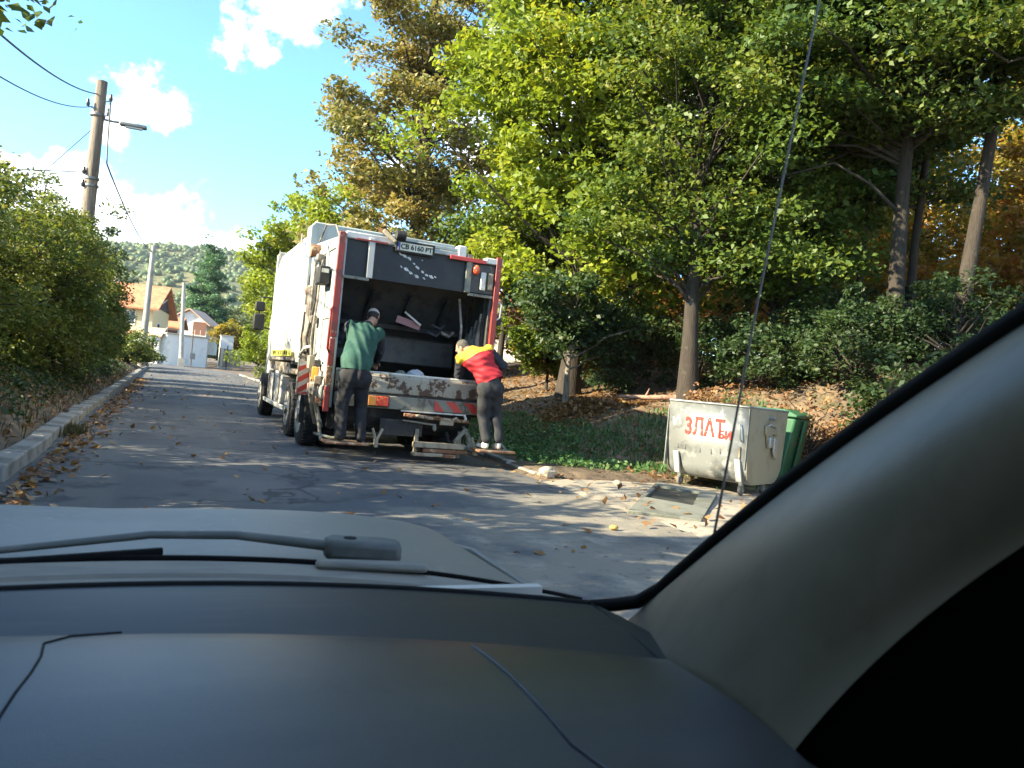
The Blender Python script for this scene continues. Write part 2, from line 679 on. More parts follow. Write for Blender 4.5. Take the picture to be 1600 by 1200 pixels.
mr.inputs['From Min'].default_value = .62
mr.inputs['From Max'].default_value = 1.05
l.new(ad.outputs[0], mr.inputs['Value'])
l.new(mixc(n, l, mr.outputs['Result'], (0.082, 0.087, 0.093), src), b.inputs['Base Color'])
tag(link('road_shoulder', np_mesh('road_shoulder', RW.reshape(-1, 3), sF, SHOULDER, attr=fade, smooth=True)), kind='structure')

# kerbs: separate concrete stones laid end to end
def kerb(x, y0, y1, w, h, pitch, seed):
    root = empty('kerb', (x, y0, 0), kind='structure')
    b = MB().box(x - w / 2, x + w / 2, y0 + .006, y0 + pitch - .006, -.12, h)
    first = b.build('kerbstone', CONCRETE, root, bevel=.02)
    r = random.Random(seed)
    y = y0
    k = 0
    while y < y1:
        o = first if k == 0 else first.copy()
        if k:
            S.collection.objects.link(o)
        o.location = (r.uniform(-.022, .022) + float(road_c(y + pitch / 2)), y - y0, r.uniform(-.03, .012))
        o.rotation_euler = (r.uniform(-.014, .014), r.uniform(-.05, .05), r.uniform(-.02, .02))
        y += pitch
        k += 1
    return root


kerb(-1.34, 2.0, 62.0, .22, .15, 1.0, 3)
kerb(5.02, 9.9, 60.0, .16, .10, 1.0, 4)

# cracked paving slabs let into the apron by the bins
pv = empty('paving', (5.8, 6.6, 0), kind='structure')
rr = random.Random(8)
for i in range(4):
    for j in range(4):
        cx, cy = 5.1 + i * .92 + .25 * j, 5.2 + j * .78 - .2 * i
        if i < 1 or j > 1:
            continue
        Mz = rotz(rr.uniform(-.03, .03) - .25)
        MB().obox((cx, cy, .028 + rr.uniform(-.004, .006)), (.86 + rr.uniform(-.03, .02), .70, .06), Mz).build('slab', SLAB, pv, bevel=.012)


# ------------------------------------------------------------------ leaves and blades
def leaf_quads(C, size, aspect=0.62, up=0.35, seed=0, droop=0.25, fold=0.12, face=0.0):
    """one folded four-point leaf at every point of C"""
    g = np.random.RandomState(seed)
    N = len(C)
    d = g.normal(size=(N, 3))
    d[:, 2] = d[:, 2] * 0.6 - droop
    d /= np.linalg.norm(d, axis=1)[:, None]
    nrm = g.normal(size=(N, 3))
    nrm[:, 2] = np.abs(nrm[:, 2]) + up
    nrm += np.array((-.62, -.25, .12)) * face          # leaves turn to the light
    s = np.cross(d, nrm)
    s /= np.linalg.norm(s, axis=1)[:, None] + 1e-9
    nn = np.cross(s, d)
    L = size * g.uniform(.45, 1.4, N)[:, None]
    Wd = L * aspect * .5
    base = C - d * L * .5
    tip = C + d * L * .5
    mid = C - d * L * .06 + nn * L * fold
    V = np.stack([base, mid - s * Wd, tip, mid + s * Wd], 1).reshape(-1, 3)
    F = np.arange(4 * N).reshape(N, 4)
    return V, F


def tube_arrays(pts, rad, n):
    b = MB().tube(pts, rad, n, cap=False)
    return np.array(b.v), np.array(b.f)


def curve_pts(p, q, lift, k=5, jit=0.0, g=None):
    p, q = np.array(p, float), np.array(q, float)
    t = np.linspace(0, 1, k)[:, None]
    c = (p + q) / 2 + np.array((0, 0, lift))
    pts = (1 - t) ** 2 * p + 2 * t * (1 - t) * c + t ** 2 * q
    if jit and g is not None:
        pts[1:-1] += g.normal(size=(k - 2, 3)) * jit
    return pts


def make_tree(name, label, cat, loc, height, trunk_r, crowns, nclump, per, clump, leaf, lm, bark=None, group=None, seed=0,
              lean=(0, 0), tiers=None, limb_r=.035, up=.35, extra=(), aspect=.62, droop=.25, hollow=.55, rise=.55, twig_every=1, parts=('trunk', 'crown')):
    """trunk with limbs out to every leaf clump, and a crown of single leaves. crowns: (cx, cy, cz, rx, ry, rz) from the foot."""
    g = np.random.RandomState(seed)
    root = empty(name, loc, label, cat, group)
    bark = bark or BARK
    k = 9
    t = np.linspace(0, 1, k)
    tp = np.stack([lean[0] * t * height + np.cumsum(g.normal(size=k)) * .012 * height * .3, lean[1] * t * height + np.cumsum(g.normal(size=k)) * .012 * height * .3, t * height - .25], 1)
    tr = trunk_r * (1 - t * .86) * (1 + .55 * np.exp(-t * 18))
    Vs, Fs, off = [], [], 0
    v, f = tube_arrays(tp, tr, 10)
    Vs.append(v); Fs.append(f); off += len(v)
    vol = np.array([c[3] * c[4] * c[5] for c in crowns])
    pick = g.choice(len(crowns), nclump, p=vol / vol.sum())
    C = []
    for i in pick:
        cx, cy, cz, rx, ry, rz = crowns[i]
        d = g.normal(size=3)
        d /= np.linalg.norm(d)
        r = (hollow ** 3 + (1 - hollow ** 3) * g.rand()) ** (1 / 3)
        r *= 1 + .16 * g.normal()
        C.append((cx + d[0] * rx * r, cy + d[1] * ry * r, cz + d[2] * rz * r))
    C = np.array(C + list(extra)) if len(extra) else np.array(C)
    if tiers:
        C[:, 2] = np.round(C[:, 2] / tiers) * tiers + g.normal(size=len(C)) * .10 - .06 * np.hypot(C[:, 0], C[:, 1])
    pts = []
    for q, c in enumerate(C):
        hd = math.hypot(c[0], c[1])
        hz = min(max(c[2] - rise * hd, .12 * height), .93 * height)
        u = (hz + .25) / height
        j = u * (k - 1)
        a = int(min(j, k - 2))
        p0 = tp[a] + (tp[a + 1] - tp[a]) * (j - a)
        if q % twig_every == 0:
            lp = curve_pts(p0, c, .10 * hd, 5, .05 * (hd + .3), g)
            L = np.linalg.norm(c - p0)
            v, f = tube_arrays(lp, np.linspace(min(limb_r * (.5 + L * .22), trunk_r * .6), .007, 5), 5)
            Vs.append(v); Fs.append(f + off); off += len(v)
        m = int(per * g.uniform(.55, 1.45))
        sz = np.array(clump) * g.uniform(.6, 1.3)
        w = g.normal(size=(m, 3))
        w /= np.linalg.norm(w, axis=1)[:, None] + 1e-9
        w *= (g.rand(m, 1) ** .45)
        pts.append(c + w * sz)
    link(parts[0], np_mesh(parts[0], np.concatenate(Vs), np.concatenate(Fs), bark, smooth=True), root)
    PT = np.concatenate(pts)
    V, F4 = leaf_quads(PT, leaf, aspect=aspect, up=up, seed=seed + 1, droop=droop, face=1.0)
    base = np.repeat(g.rand(len(pts)), [len(p) for p in pts])
    rnd = np.clip(.55 * g.rand(len(PT)) + .45 * base, 0, 1)
    link(parts[1], np_mesh(parts[1], V, F4, lm, attr=np.repeat(rnd, 4)), root)
    return root


def scatter(name, C, size, lm, seed, **kw):
    V, F4 = leaf_quads(C, size, seed=seed, **kw)
    g = np.random.RandomState(seed)
    o = link(name, np_mesh(name, V, F4, lm, attr=np.repeat(g.rand(len(C)), 4)))
    return tag(o, kind='stuff')


def on_ground(xy, lift):
    return np.column_stack([xy[:, 0], xy[:, 1], gz(xy[:, 0], xy[:, 1]) + lift])


def blades(name, xy, h, lm, seed, lean=.35, w=.012):
    g = np.random.RandomState(seed)
    N = len(xy)
    base = on_ground(xy, -.01)
    hh = h * g.uniform(.45, 1.3, N)
    a = g.uniform(0, 6.28, N)
    d = np.stack([np.cos(a), np.sin(a), np.zeros(N)], 1)
    s = np.stack([-np.sin(a), np.cos(a), np.zeros(N)], 1) * w * g.uniform(.6, 1.5, N)[:, None]
    le = lean * g.uniform(.2, 1.6, N)
    mid = base + d * (hh * le * .35)[:, None] + np.stack([np.zeros(N), np.zeros(N), hh * .6], 1)
    tip = base + d * (hh * le)[:, None] + np.stack([np.zeros(N), np.zeros(N), hh * (1 - .25 * le)], 1)
    V = np.stack([base - s, base + s, mid + s * .8, tip], 1)
    V2 = np.stack([base - s, mid + s * .8, tip, mid - s * .8], 1)
    V = np.stack([base - s, mid - s * .8 + 0 * tip, tip, mid + s * .8], 1).reshape(-1, 3)
    o = link(name, np_mesh(name, V, np.arange(4 * N).reshape(N, 4), lm, attr=np.repeat(g.rand(N), 4)))
    return tag(o, kind='stuff')


g0 = np.random.RandomState(11)
# grass on the right verge
xy = np.column_stack([g0.uniform(5.1, 10.5, 60000), 9.4 + 14 * g0.rand(60000) ** 1.2])
xy = xy[fbm(xy[:, 0] * .8, xy[:, 1] * .8, 3) > .10 * (xy[:, 0] - 7.6) - .02 + 1.2 * sst((11.0 - xy[:, 1]) / 1.5) + 1.5 * sst((xy[:, 0] - 7.3) / 1.3)][:26000]
blades('verge_grass', xy, .075, L_GRASS, 12, w=.013)
cc = g0.normal(size=(3500, 2)) * (.55, .6) + np.array([[8.3, 10.7], [9.6, 11.5], [8.0, 11.6]])[g0.randint(0, 3, 3500)]
blades('weedy_grass', cc, .13, L_GRASS, 13, w=.014)
cc = np.column_stack([-1.46 - np.abs(g0.normal(size=1500)) * .8, g0.uniform(3, 45, 1500)])
blades('dry_grass', cc, .20, L_STRAW, 14, w=.010)
cc = g0.normal(size=(700, 2)) * (.10, .22) + np.array([[-1.19, 12.4]])
blades('kerb_weed_grass', cc, .17, L_STRAW, 15, w=.009)
# low broad leaved weeds over the verge
wc = np.column_stack([g0.uniform(5.2, 10.2, 800), 10.2 + 11 * g0.rand(800)])
wc = wc[fbm(wc[:, 0] * .6 + 5, wc[:, 1] * .6, 3) > -.05 + 1.5 * sst((wc[:, 0] - 6.8) / 1.3)]
wp_ = np.repeat(wc, 14, 0) + g0.normal(size=(len(wc) * 14, 2)) * .10
wq = on_ground(wp_, 0)
wq[:, 2] += .02 + .12 * g0.rand(len(wq))
scatter('verge_weeds', wq, .075, L_GRASS, 19, up=.8, droop=-.2)
# fallen leaves
xy = np.column_stack([-1.5 - np.abs(g0.normal(size=4200)) * 1.5, 3 + 40 * g0.rand(4200) ** 1.3])
bw = np.column_stack([-1.75 - np.abs(g0.normal(size=900)) * 1.3, 6 + 36 * g0.rand(900)])
bw_ = np.repeat(bw, 12, 0) + g0.normal(size=(len(bw) * 12, 2)) * .13
bq = on_ground(bw_, 0)
bq[:, 2] += .03 + .16 * g0.rand(len(bq))
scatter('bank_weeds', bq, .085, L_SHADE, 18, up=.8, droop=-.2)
xy2 = np.column_stack([-1.13 + np.abs(g0.normal(size=1500)) * .22, 5 + 32 * g0.rand(1500)])
C1 = on_ground(xy, .015)
C2 = np.column_stack([xy2, np.full(len(xy2), .018)])
xy3 = np.column_stack([g0.uniform(6.8, 17, 15000), 9.5 + 20 * g0.rand(15000)])
C3 = on_ground(xy3, .02)
xy4 = np.column_stack([g0.uniform(-1, 4.9, 700), 5 + 55 * g0.rand(700)])
C4 = np.column_stack([xy4, np.full(700, .036)])
xy5 = np.column_stack([g0.uniform(4.3, 9.6, 900), 3 + 7 * g0.rand(900)])
C5 = np.column_stack([xy5, np.full(900, .062)])[:260]
# heap of raked leaves on the bank
hp = g0.normal(size=(2600, 2)) * (.75, .55) + np.array([[8.3, 14.6]])
C6 = on_ground(hp, 0)
C6[:, 2] += g0.rand(len(hp)) * .26 * np.exp(-((hp - (8.3, 14.6)) ** 2).sum(1) / .7)
scatter('leaf_litter', np.concatenate([C1, C2, C3, C4, C5, C6]), .105, L_DRY, 21, up=2.5, droop=0, fold=.08)

# ------------------------------------------------------------------ wooded hill
hx, hy = np.meshgrid(np.linspace(-420, 520, 90), np.linspace(330, 1150, 70))


def hill_z(x, y):
    r = 112 * np.exp(-((x - 25) / 300.) ** 2 - ((y - 900) / 300.) ** 2) + 42 * np.exp(-((x + 160) / 120.) ** 2 - ((y - 620) / 120.) ** 2)
    r = r + 26 * np.exp(-((x - 60) / 110.) ** 2 - ((y - 560) / 90.) ** 2)
    return r + 9 * fbm(x / 70., y / 70.) * sst((y - 340) / 120) - 2


HILL = mat('hillside', (0.075, 0.095, 0.035), 1.0, layers=[((0.14, 0.125, 0.05), .012, .45, .6), ((0.05, 0.075, 0.03), .03, .5, .62)])
hz = hill_z(hx, hy)
hid = np.arange(hx.size).reshape(hx.shape)
hF = np.stack([hid[:-1, :-1], hid[:-1, 1:], hid[1:, 1:], hid[1:, :-1]], -1).reshape(-1, 4)
hill = link('hill', np_mesh('hill', np.stack([hx, hy, hz], -1).reshape(-1, 3), hF, HILL, smooth=True))
tag(hill, kind='structure')
# its woods, one mass
import bmesh
bm = bmesh.new()
bmesh.ops.create_icosphere(bm, subdivisions=1, radius=1)
iv = np.array([v.co[:] for v in bm.verts])
iF = np.array([[v.index for v in f.verts] for f in bm.faces])
bm.free()
NB = 7500
bx_, by_ = g0.uniform(-330, 330, NB), 350 + 560 * g0.rand(NB)
br = g0.uniform(1.4, 2.7, NB) * (.55 + by_ / 1100)
bz = hill_z(bx_, by_) + br * .5
VV = iv[None] * (1 + .22 * g0.normal(size=(NB, len(iv), 1))) * np.stack([br, br, br * g0.uniform(.8, 1.3, NB)], 1)[:, None] + np.stack([bx_, by_, bz], 1)[:, None]
FF = iF[None] + (np.arange(NB) * len(iv))[:, None, None]
cl = np.clip(.5 + 1.5 * fbm(bx_ / 60, by_ / 60) + .35 * g0.normal(size=NB) * .6, 0, 1)
WOODS = leaf_mat('far woods', [(0.070, 0.110, 0.040), (0.085, 0.122, 0.043), (0.102, 0.132, 0.047), (0.120, 0.136, 0.052)], .2)
woods = link('hill_woods', np_mesh('hill_woods', VV.reshape(-1, 3), FF.reshape(-1, 3), WOODS, attr=np.repeat(cl, len(iv)), smooth=True))
tag(woods, kind='stuff')

# ------------------------------------------------------------------ trees
G_R = 'trees along the right side of the road'
make_tree('oak_tree', 'tall brownish green tree rising behind the white truck, against the blue sky', 'tree', (7.7, 26.5, gz(7.7, 26.5)), 18.5, .38,
          [(0, 0, 4.6, 3.0, 3.4, 2.8), (-.6, 0, 8.6, 3.3, 3.4, 2.1), (.3, 0, 12.6, 3.1, 3.2, 2.0), (.2, 0, 16.6, 2.5, 2.6, 1.9)],
          270, 230, (.88, .88, .45), .18, L_OAK, group=G_R, seed=31, hollow=.62)
make_tree('walnut_tree', 'large bright green leafy tree right of the garbage truck', 'tree', (9.4, 17.4, gz(9.4, 17.4)), 14.5, .24,
          [(0, 0, 4.0, 2.6, 2.8, 2.2), (-.4, 0, 7.5, 3.2, 3.3, 2.8), (.2, 0, 11.0, 3.3, 3.3, 2.9), (.1, 0, 13.9, 2.4, 2.6, 1.9)],
          430, 260, (.76, .76, .52), .168, L_BRIGHT, group=G_R, seed=32, hollow=.66)
make_tree('lime_tree', 'mid green spreading tree with a bent trunk behind the metal bin', 'tree', (9.95, 13.1, gz(9.95, 13.1)), 12.5, .17,
          [(-.3, .3, 3.6, 2.3, 2.1, 1.3), (.3, 0, 6.2, 2.9, 2.6, 2.1), (.2, 0, 9.4, 3.1, 2.8, 2.4)],
          270, 330, (.78, .78, .4), .118, L_MID, group=G_R, seed=33, lean=(-.02, 0), hollow=.45)
make_tree('beech_tree', 'dark layered tree with the thickest bare trunk on the right bank', 'tree', (13.1, 10.85, gz(13.1, 10.85)), 13.5, .165,
          [(-.9, .2, 5.6, 3.2, 2.8, 1.7), (-.2, 0, 8.6, 3.2, 3.0, 2.4)],
          240, 270, (.95, .95, .26), .13, L_DARK, group=G_R, seed=34, lean=(-.015, 0), tiers=.95, hollow=.3, rise=.2)
make_tree('maple_tree', 'leaning dark trunk with yellowing leaves at the upper right of the bank', 'tree', (13.75, 9.95, gz(13.75, 9.95)), 13.0, .145,
          [(.6, -.4, 7.2, 2.6, 2.4, 1.6), (1.0, -.4, 10.5, 2.8, 2.6, 1.8)],
          110, 260, (.9, .9, .3), .13, L_GOLD, group=G_R, seed=35, lean=(.06, -.03), tiers=.9, hollow=.3, rise=.3)
make_tree('beech_tree', 'dark trunk cut by the edge of the photo above the car pillar', 'tree', (12.9, 8.1, gz(12.9, 8.1)), 13.0, .14,
          [(.4, -.2, 6.9, 2.6, 2.4, 1.4), (.2, -.2, 10.0, 2.6, 2.4, 1.8)],
          130, 250, (.9, .9, .26), .13, L_MID, group=G_R, seed=36, lean=(.01, 0), tiers=.9, hollow=.3, rise=.25)
for i, (x, y, hh, r, lab) in enumerate([
        (15.9, 15.3, 11, .11, 'slim dark trunk between the lime and the layered beech'),
        (17.0, 15.5, 12, .12, 'slim dark trunk close beside another slim trunk on the bank'),
        (13.2, 15.4, 10.5, .12, 'thin tree rising behind the bent trunk of the spreading tree'),
        (15.2, 12.3, 12, .12, 'thin tree just behind the thickest bare trunk'),
        (12.2, 19.5, 11, .13, 'shaded tree standing behind the large bright green tree')]):
    make_tree('young_beech_tree', lab, 'tree', (x, y, gz(x, y)), hh, r, [(0, 0, hh * .5, 2.0, 2.0, 1.9), (0, 0, hh * .85, 1.9, 1.9, 2.0)],
              72, 220, (.85, .85, .26), .15, (L_MID, L_GOLD, L_MID, L_DARK, L_MID)[i], group=G_R, seed=40 + i, tiers=.85, hollow=.2, rise=.2)
make_tree('hazel_tree', 'small leafy green tree between the bent trunk and the thickest bare trunk', 'tree', (12.0, 13.2, gz(12.0, 13.2)), 8.0, .10,
          [(0, 0, 3.2, 1.9, 1.9, 1.5), (0, 0, 5.8, 2.3, 2.2, 1.9), (.2, 0, 7.8, 1.9, 1.9, 1.5)], 130, 240, (.75, .75, .42), .14, L_MID, group=G_R, seed=46, hollow=.4)
make_tree('young_beech_tree', 'small green tree beside the white house wall, right of the truck', 'tree', (8.75, 20.6, gz(8.75, 20.6)), 6.0, .12,
          [(.2, 0, 4.3, 1.7, 1.6, 1.35)], 90, 220, (.6, .6, .4), .14, L_MID, group=G_R, seed=47, hollow=.4)
make_tree('elder_bush', 'round green bush below the large bright tree, right of the white house wall', 'bush', (9.6, 19.0, gz(9.6, 19.0)), 1.9, .06,
          [(0, 0, 1.4, 1.0, 1.0, .9)], 50, 190, (.42, .42, .3), .13, L_MID, seed=48, hollow=.3, parts=('stem', 'crown'))
# a low bushy tree and a shoot below the walnut
make_tree('elder_bush', 'low dark green bush with a pale forked stem beside the man in red', 'bush', (8.3, 15.4, gz(8.3, 15.4)), 2.6, .085,
          [(-.3, 0, 2.2, 1.3, 1.1, .9), (.8, .2, 1.9, 1.2, 1.0, .8)], 60, 190, (.42, .42, .3), .12, L_SHADE, BARK_PALE, seed=50, hollow=.3, parts=('stem', 'crown'))

# sunlit trees further up the slope
protoA = make_tree('autumn_tree', 'orange brown autumn tree glowing up the slope', 'tree', (20.5, 22.5, gz(20.5, 22.5)), 9.0, .16,
                   [(0, 0, 3.4, 2.6, 2.6, 2.6), (0, 0, 6.6, 2.4, 2.4, 2.4)], 95, 150, (.75, .75, .5), .19, L_AUT, group='sunlit trees up the slope', seed=60, hollow=.5)
protoB = make_tree('autumn_tree', 'yellow green autumn tree glowing up the slope', 'tree', (23.5, 19.0, gz(23.5, 19.0)), 10.0, .17,
                   [(0, 0, 3.8, 2.8, 2.8, 2.8), (0, 0, 7.4, 2.5, 2.5, 2.6)], 95, 150, (.8, .8, .5), .19, L_GOLD, group='sunlit trees up the slope', seed=61, hollow=.5)
protoA['label'] = 'orange brown autumn tree among others glowing in the sun up the wooded slope'
protoB['label'] = 'yellow green tree among the sunlit trees up the wooded slope'
for i, (x, y, p, s, a) in enumerate([(25.5, 15.0, 0, 1.0, 1.1), (19.0, 27.0, 1, .95, 2.0), (26.5, 24.0, 0, 1.2, 3.0), (27.5, 11.5, 1, 1.05, 4.0), (24.5, 29.0, 1, 1.15, .5),
                                     (17.5, 32.0, 1, 1.0, 5.0), (31, 19, 1, 1.3, 1.7), (30.5, 28, 0, 1.3, 2.6), (32, 13, 0, 1.2, 3.6), (28, 7.5, 1, 1.0, 5.5), (22.0, 36, 1, 1.2, .9)]):
    copy_tree((protoA, protoB)[p], (x, y, float(gz(x, y))), a, s)

tk_ = make_tree('autumn_bush', 'low orange brown thicket bush glowing behind the trunks on the bank', 'bush', (17.5, 19.5, gz(17.5, 19.5)), 2.6, .05,
          [(0, 0, 1.5, 2.0, 2.0, 1.4)], 60, 130, (.5, .5, .36), .15, L_AUT, group='glowing bushes behind the trunks on the bank', seed=65, hollow=.3, rise=.8, parts=('stem', 'crown'))
for i, (x, y, s, a) in enumerate([(15.2, 22.5, 1.0, 1.0), (19.8, 16.2, 1.1, 2.0), (13.2, 24.5, 1.0, 3.0), (17.0, 25.5, 1.2, 4.0), (20.5, 13.0, 1.1, 5.0), (21.0, 20.0, 1.3, .4), (18.6, 11.0, 1.0, 1.6), (11.8, 22.0, .9, 2.6), (18.0, 30.0, 1.4, 3.3),
                                     (23.5, 25.5, 1.5, 4.4), (24.0, 16.0, 1.4, 5.2), (14.5, 28.5, 1.3, .9), (22.5, 9.5, 1.2, 2.2)]):
    copy_tree(tk_, (x, y, float(gz(x, y))), a, s)
for i, (x, y, p, s, a) in enumerate([(36, 24, 1, 1.4, .3), (37, 32, 0, 1.4, 1.3), (30, 36, 1, 1.4, 2.3), (25, 42, 1, 1.4, 3.3), (38, 16, 1, 1.4, 4.3), (36, 8, 0, 1.3, 5.3), (20, 42, 0, 1.3, .8)]):
    copy_tree((protoA, protoB)[p], (x, y, float(gz(x, y)) - 1.2), a, s)

# trees down the road
G_F = 'yellow green trees overhanging the far road'
F1 = make_tree('roadside_tree', 'yellow green tree in full sun just left of the truck, nearest of the row', 'tree', (7.0, 33.5, gz(7.0, 33.5)), 8.5, .16,
               [(0, 0, 2.6, 1.9, 2.3, 2.1), (-.2, 0, 5.6, 2.4, 2.4, 2.4), (-.4, 0, 7.8, 1.7, 1.9, 1.3)], 125, 170, (.62, .62, .45), .19, L_LIME, group=G_F, seed=70, hollow=.6)
F2 = make_tree('roadside_tree', 'yellow green tree overhanging the road, middle of the sunlit row', 'tree', (6.9, 42.5, gz(6.9, 42.5)), 9.5, .17,
               [(-.6, 0, 2.6, 2.1, 2.6, 2.2), (-1.2, 0, 6.0, 2.6, 2.6, 2.5), (-.9, 0, 8.8, 1.9, 2.1, 1.5)], 130, 170, (.68, .68, .5), .21, L_LIME, group=G_F, seed=71, hollow=.6)
copy_tree(F1, (6.6, 54.0, 0), 2.2, 1.12, 'yellow green tree furthest along the sunlit row, before the blue fir')
make_tree('fir_tree', 'blue green conical fir beyond the yellow green roadside trees', 'tree', (4.3, 112, 0), 17.5, .2,
          [(0, 0, 4.2, 3.1, 3.1, 3.2), (0, 0, 8.4, 2.5, 2.5, 3.2), (0, 0, 12.6, 1.6, 1.6, 3.0), (0, 0, 15.8, .8, .8, 2.0)], 300, 130, (.95, .95, .45), .40, L_FIR, seed=73, aspect=.3, droop=.5, hollow=.6, rise=-.1)
far_t = make_tree('far_tree', 'rounded green tree behind the far houses, below the hill', 'tree', (-6.0, 118, 0), 7.5, .25,
                  [(0, 0, 3.4, 3.4, 3.4, 2.8), (0, 0, 6, 2.6, 2.6, 2.2)], 90, 90, (1.1, 1.1, .8), .38, L_PALE, group='trees behind the far houses', seed=74, hollow=.6)
rr = random.Random(77)
for i, (x, y, s) in enumerate([(0.5, 126, .9), (8, 124, 1.1), (14, 110, 1.15), (-13, 122, 1.0), (4.5, 140, 1.25), (-3, 150, 1.4), (11, 96, 1.1), (13, 84, 1.2)]):
    copy_tree(far_t, (x, y, -.2), rr.uniform(0, 6), s)
gold_t = make_tree('golden_tree', 'golden green bushy tree on the terrace beside the white gabled house', 'tree', (6.4, 94, 1.4), 4.0, .12,
                   [(0, 0, 2.2, 2.0, 2.0, 1.6)], 45, 80, (.7, .7, .5), .3, L_GOLD, seed=78, hollow=.5)

# ------------------------------------------------------------------ left bank
G_L = 'shrubs of the hedge on the left bank'
HL = ['dark green hedge shrub at the left edge of the photo, nearest the kerb', 'leafy hedge shrub with sunlit yellowing top, second from the left edge',
      'tallest dense hedge shrub below the big wooden pole', 'hedge shrub with red tinged top leaves beside the big wooden pole',
      'hedge shrub hanging over the kerb before the second pole', 'small leaved hedge shrub near the far bend of the kerb', 'last dark hedge shrub before the far houses']
for i, (x, y, r, h) in enumerate([(-4.1, 12.0, 1.75, 3.0), (-4.0, 15.4, 1.8, 3.4), (-3.7, 19.0, 1.8, 3.5), (-3.5, 23.0, 1.75, 3.6), (-3.4, 27.5, 1.6, 3.7), (-3.1, 32, 1.35, 3.9), (-2.9, 36.2, 1.1, 3.4)]):
    z = float(gz(x, y))
    make_tree('hedge_shrub', HL[i], 'shrub', (x, y, z), h * .8, .06,
              [(0, 0, h * .30, r, r * 1.25, h * .36), (.15, 0, h * .66, r * .92, r * 1.2, h * .34)], 125, 230, (.48, .48, .36), .082 + .005 * i, L_HEDGE, group=G_L, seed=80 + i, hollow=.62, rise=.8, parts=('stem', 'crown'))
for i, (x, y, r, h, lab) in enumerate([(-3.9, 8.2, 1.7, 3.0, 'unseen hedge shrub added to shade the left road, next to the car bonnet'), (-3.9, 4.6, 1.7, 3.2, 'unseen hedge shrub added to shade the left road, beside the car window'),
                                       (-3.7, .9, 1.8, 4.4, 'unseen hedge shrub added to shade the cabin, beside the front seats'), (-3.7, -2.4, 1.8, 4.4, 'unseen hedge shrub added to shade the cabin, behind the car')]):  # out of view, added to keep sun off the cabin and left road
    make_tree('hedge_shrub', lab, 'shrub', (x, y, float(gz(x, y))), h * .8, .06,
              [(0, 0, h * .30, r, r * 1.25, h * .36), (.1, 0, h * .66, r * .92, r * 1.2, h * .34)], 110, 100, (.5, .5, .36), .16, L_HEDGE, group=G_L, seed=180 + i, hollow=.4, rise=.8, parts=('stem', 'crown'))
make_tree('hedge_shrub', 'hedge shrub in front of the big wooden pole, hiding its foot', 'shrub', (-2.45, 20.8, float(gz(-2.45, 20.8))), 2.9, .05,
          [(0, 0, 1.2, .95, 1.3, 1.1), (0, 0, 2.5, .85, 1.2, 1.0)], 95, 220, (.45, .45, .36), .09, L_HEDGE, group=G_L, seed=190, hollow=.5, rise=.8, parts=('stem', 'crown'))
make_tree('hedge_shrub', 'low trimmed hedge with a flat sunlit top by the far wall', 'hedge', (-1.9, 60, 0), 1.6, .05,
          [(0, 0, .9, 1.3, 3.2, .7)], 70, 110, (.4, .4, .3), .17, L_HEDGE, seed=88, hollow=.5, rise=.8, parts=('stem', 'crown'))
make_tree('hedge_shrub', 'dark rounded hedge shrub spilling to the road edge before the far poles', 'hedge', (-2.2, 50, .1), 2.2, .05,
          [(0, 0, 1.2, 1.2, 3.0, 1.0)], 80, 120, (.45, .45, .32), .16, L_HEDGE, seed=89, hollow=.5, rise=.8, parts=('stem', 'crown'))
make_tree('acacia_tree', 'wispy pale green tree behind the big wooden pole', 'tree', (-5.0, 36, gz(-5, 36)), 6.6, .12,
          [(0, 0, 4.6, 2.6, 2.0, 1.2), (1.4, 0, 3.6, 2.0, 1.6, 1.2), (-.3, 0, 6.0, 1.5, 1.5, .8)], 60, 110, (.6, .6, .35), .15, L_PALE, seed=90, hollow=.3)
# tall trees on the left, whose shade lies over the car; one branch hangs into the picture
make_tree('shade_tree', 'tall tree left of the road with a leafy branch tip hanging into the sky', 'tree', (-6.4, 5.2, gz(-6.4, 5.2)), 16.5, .34,
          [(0, 0, 7.0, 2.8, 3.4, 1.5), (0, 0, 11.2, 3.8, 4.4, 2.8), (0, 0, 14.8, 2.9, 3.2, 2.2)], 86, 210, (.85, .85, .42), .135, L_DARK, seed=91, hollow=.45, rise=.4,
          extra=[(4.62, 3.0, 2.85), (4.72, 2.85, 3.25), (4.4, 3.2, 3.05)])
make_tree('shade_tree', 'tall tree left of the road behind the car', 'tree', (-6.8, -3.6, gz(-6.8, -3.6)), 15.5, .34,
          [(0, 0, 8, 3.8, 4.2, 3), (0, 0, 12.5, 3.4, 3.8, 2.8)], 110, 140, (1.1, 1.1, .5), .22, L_DARK, seed=92, hollow=.4, rise=.4)

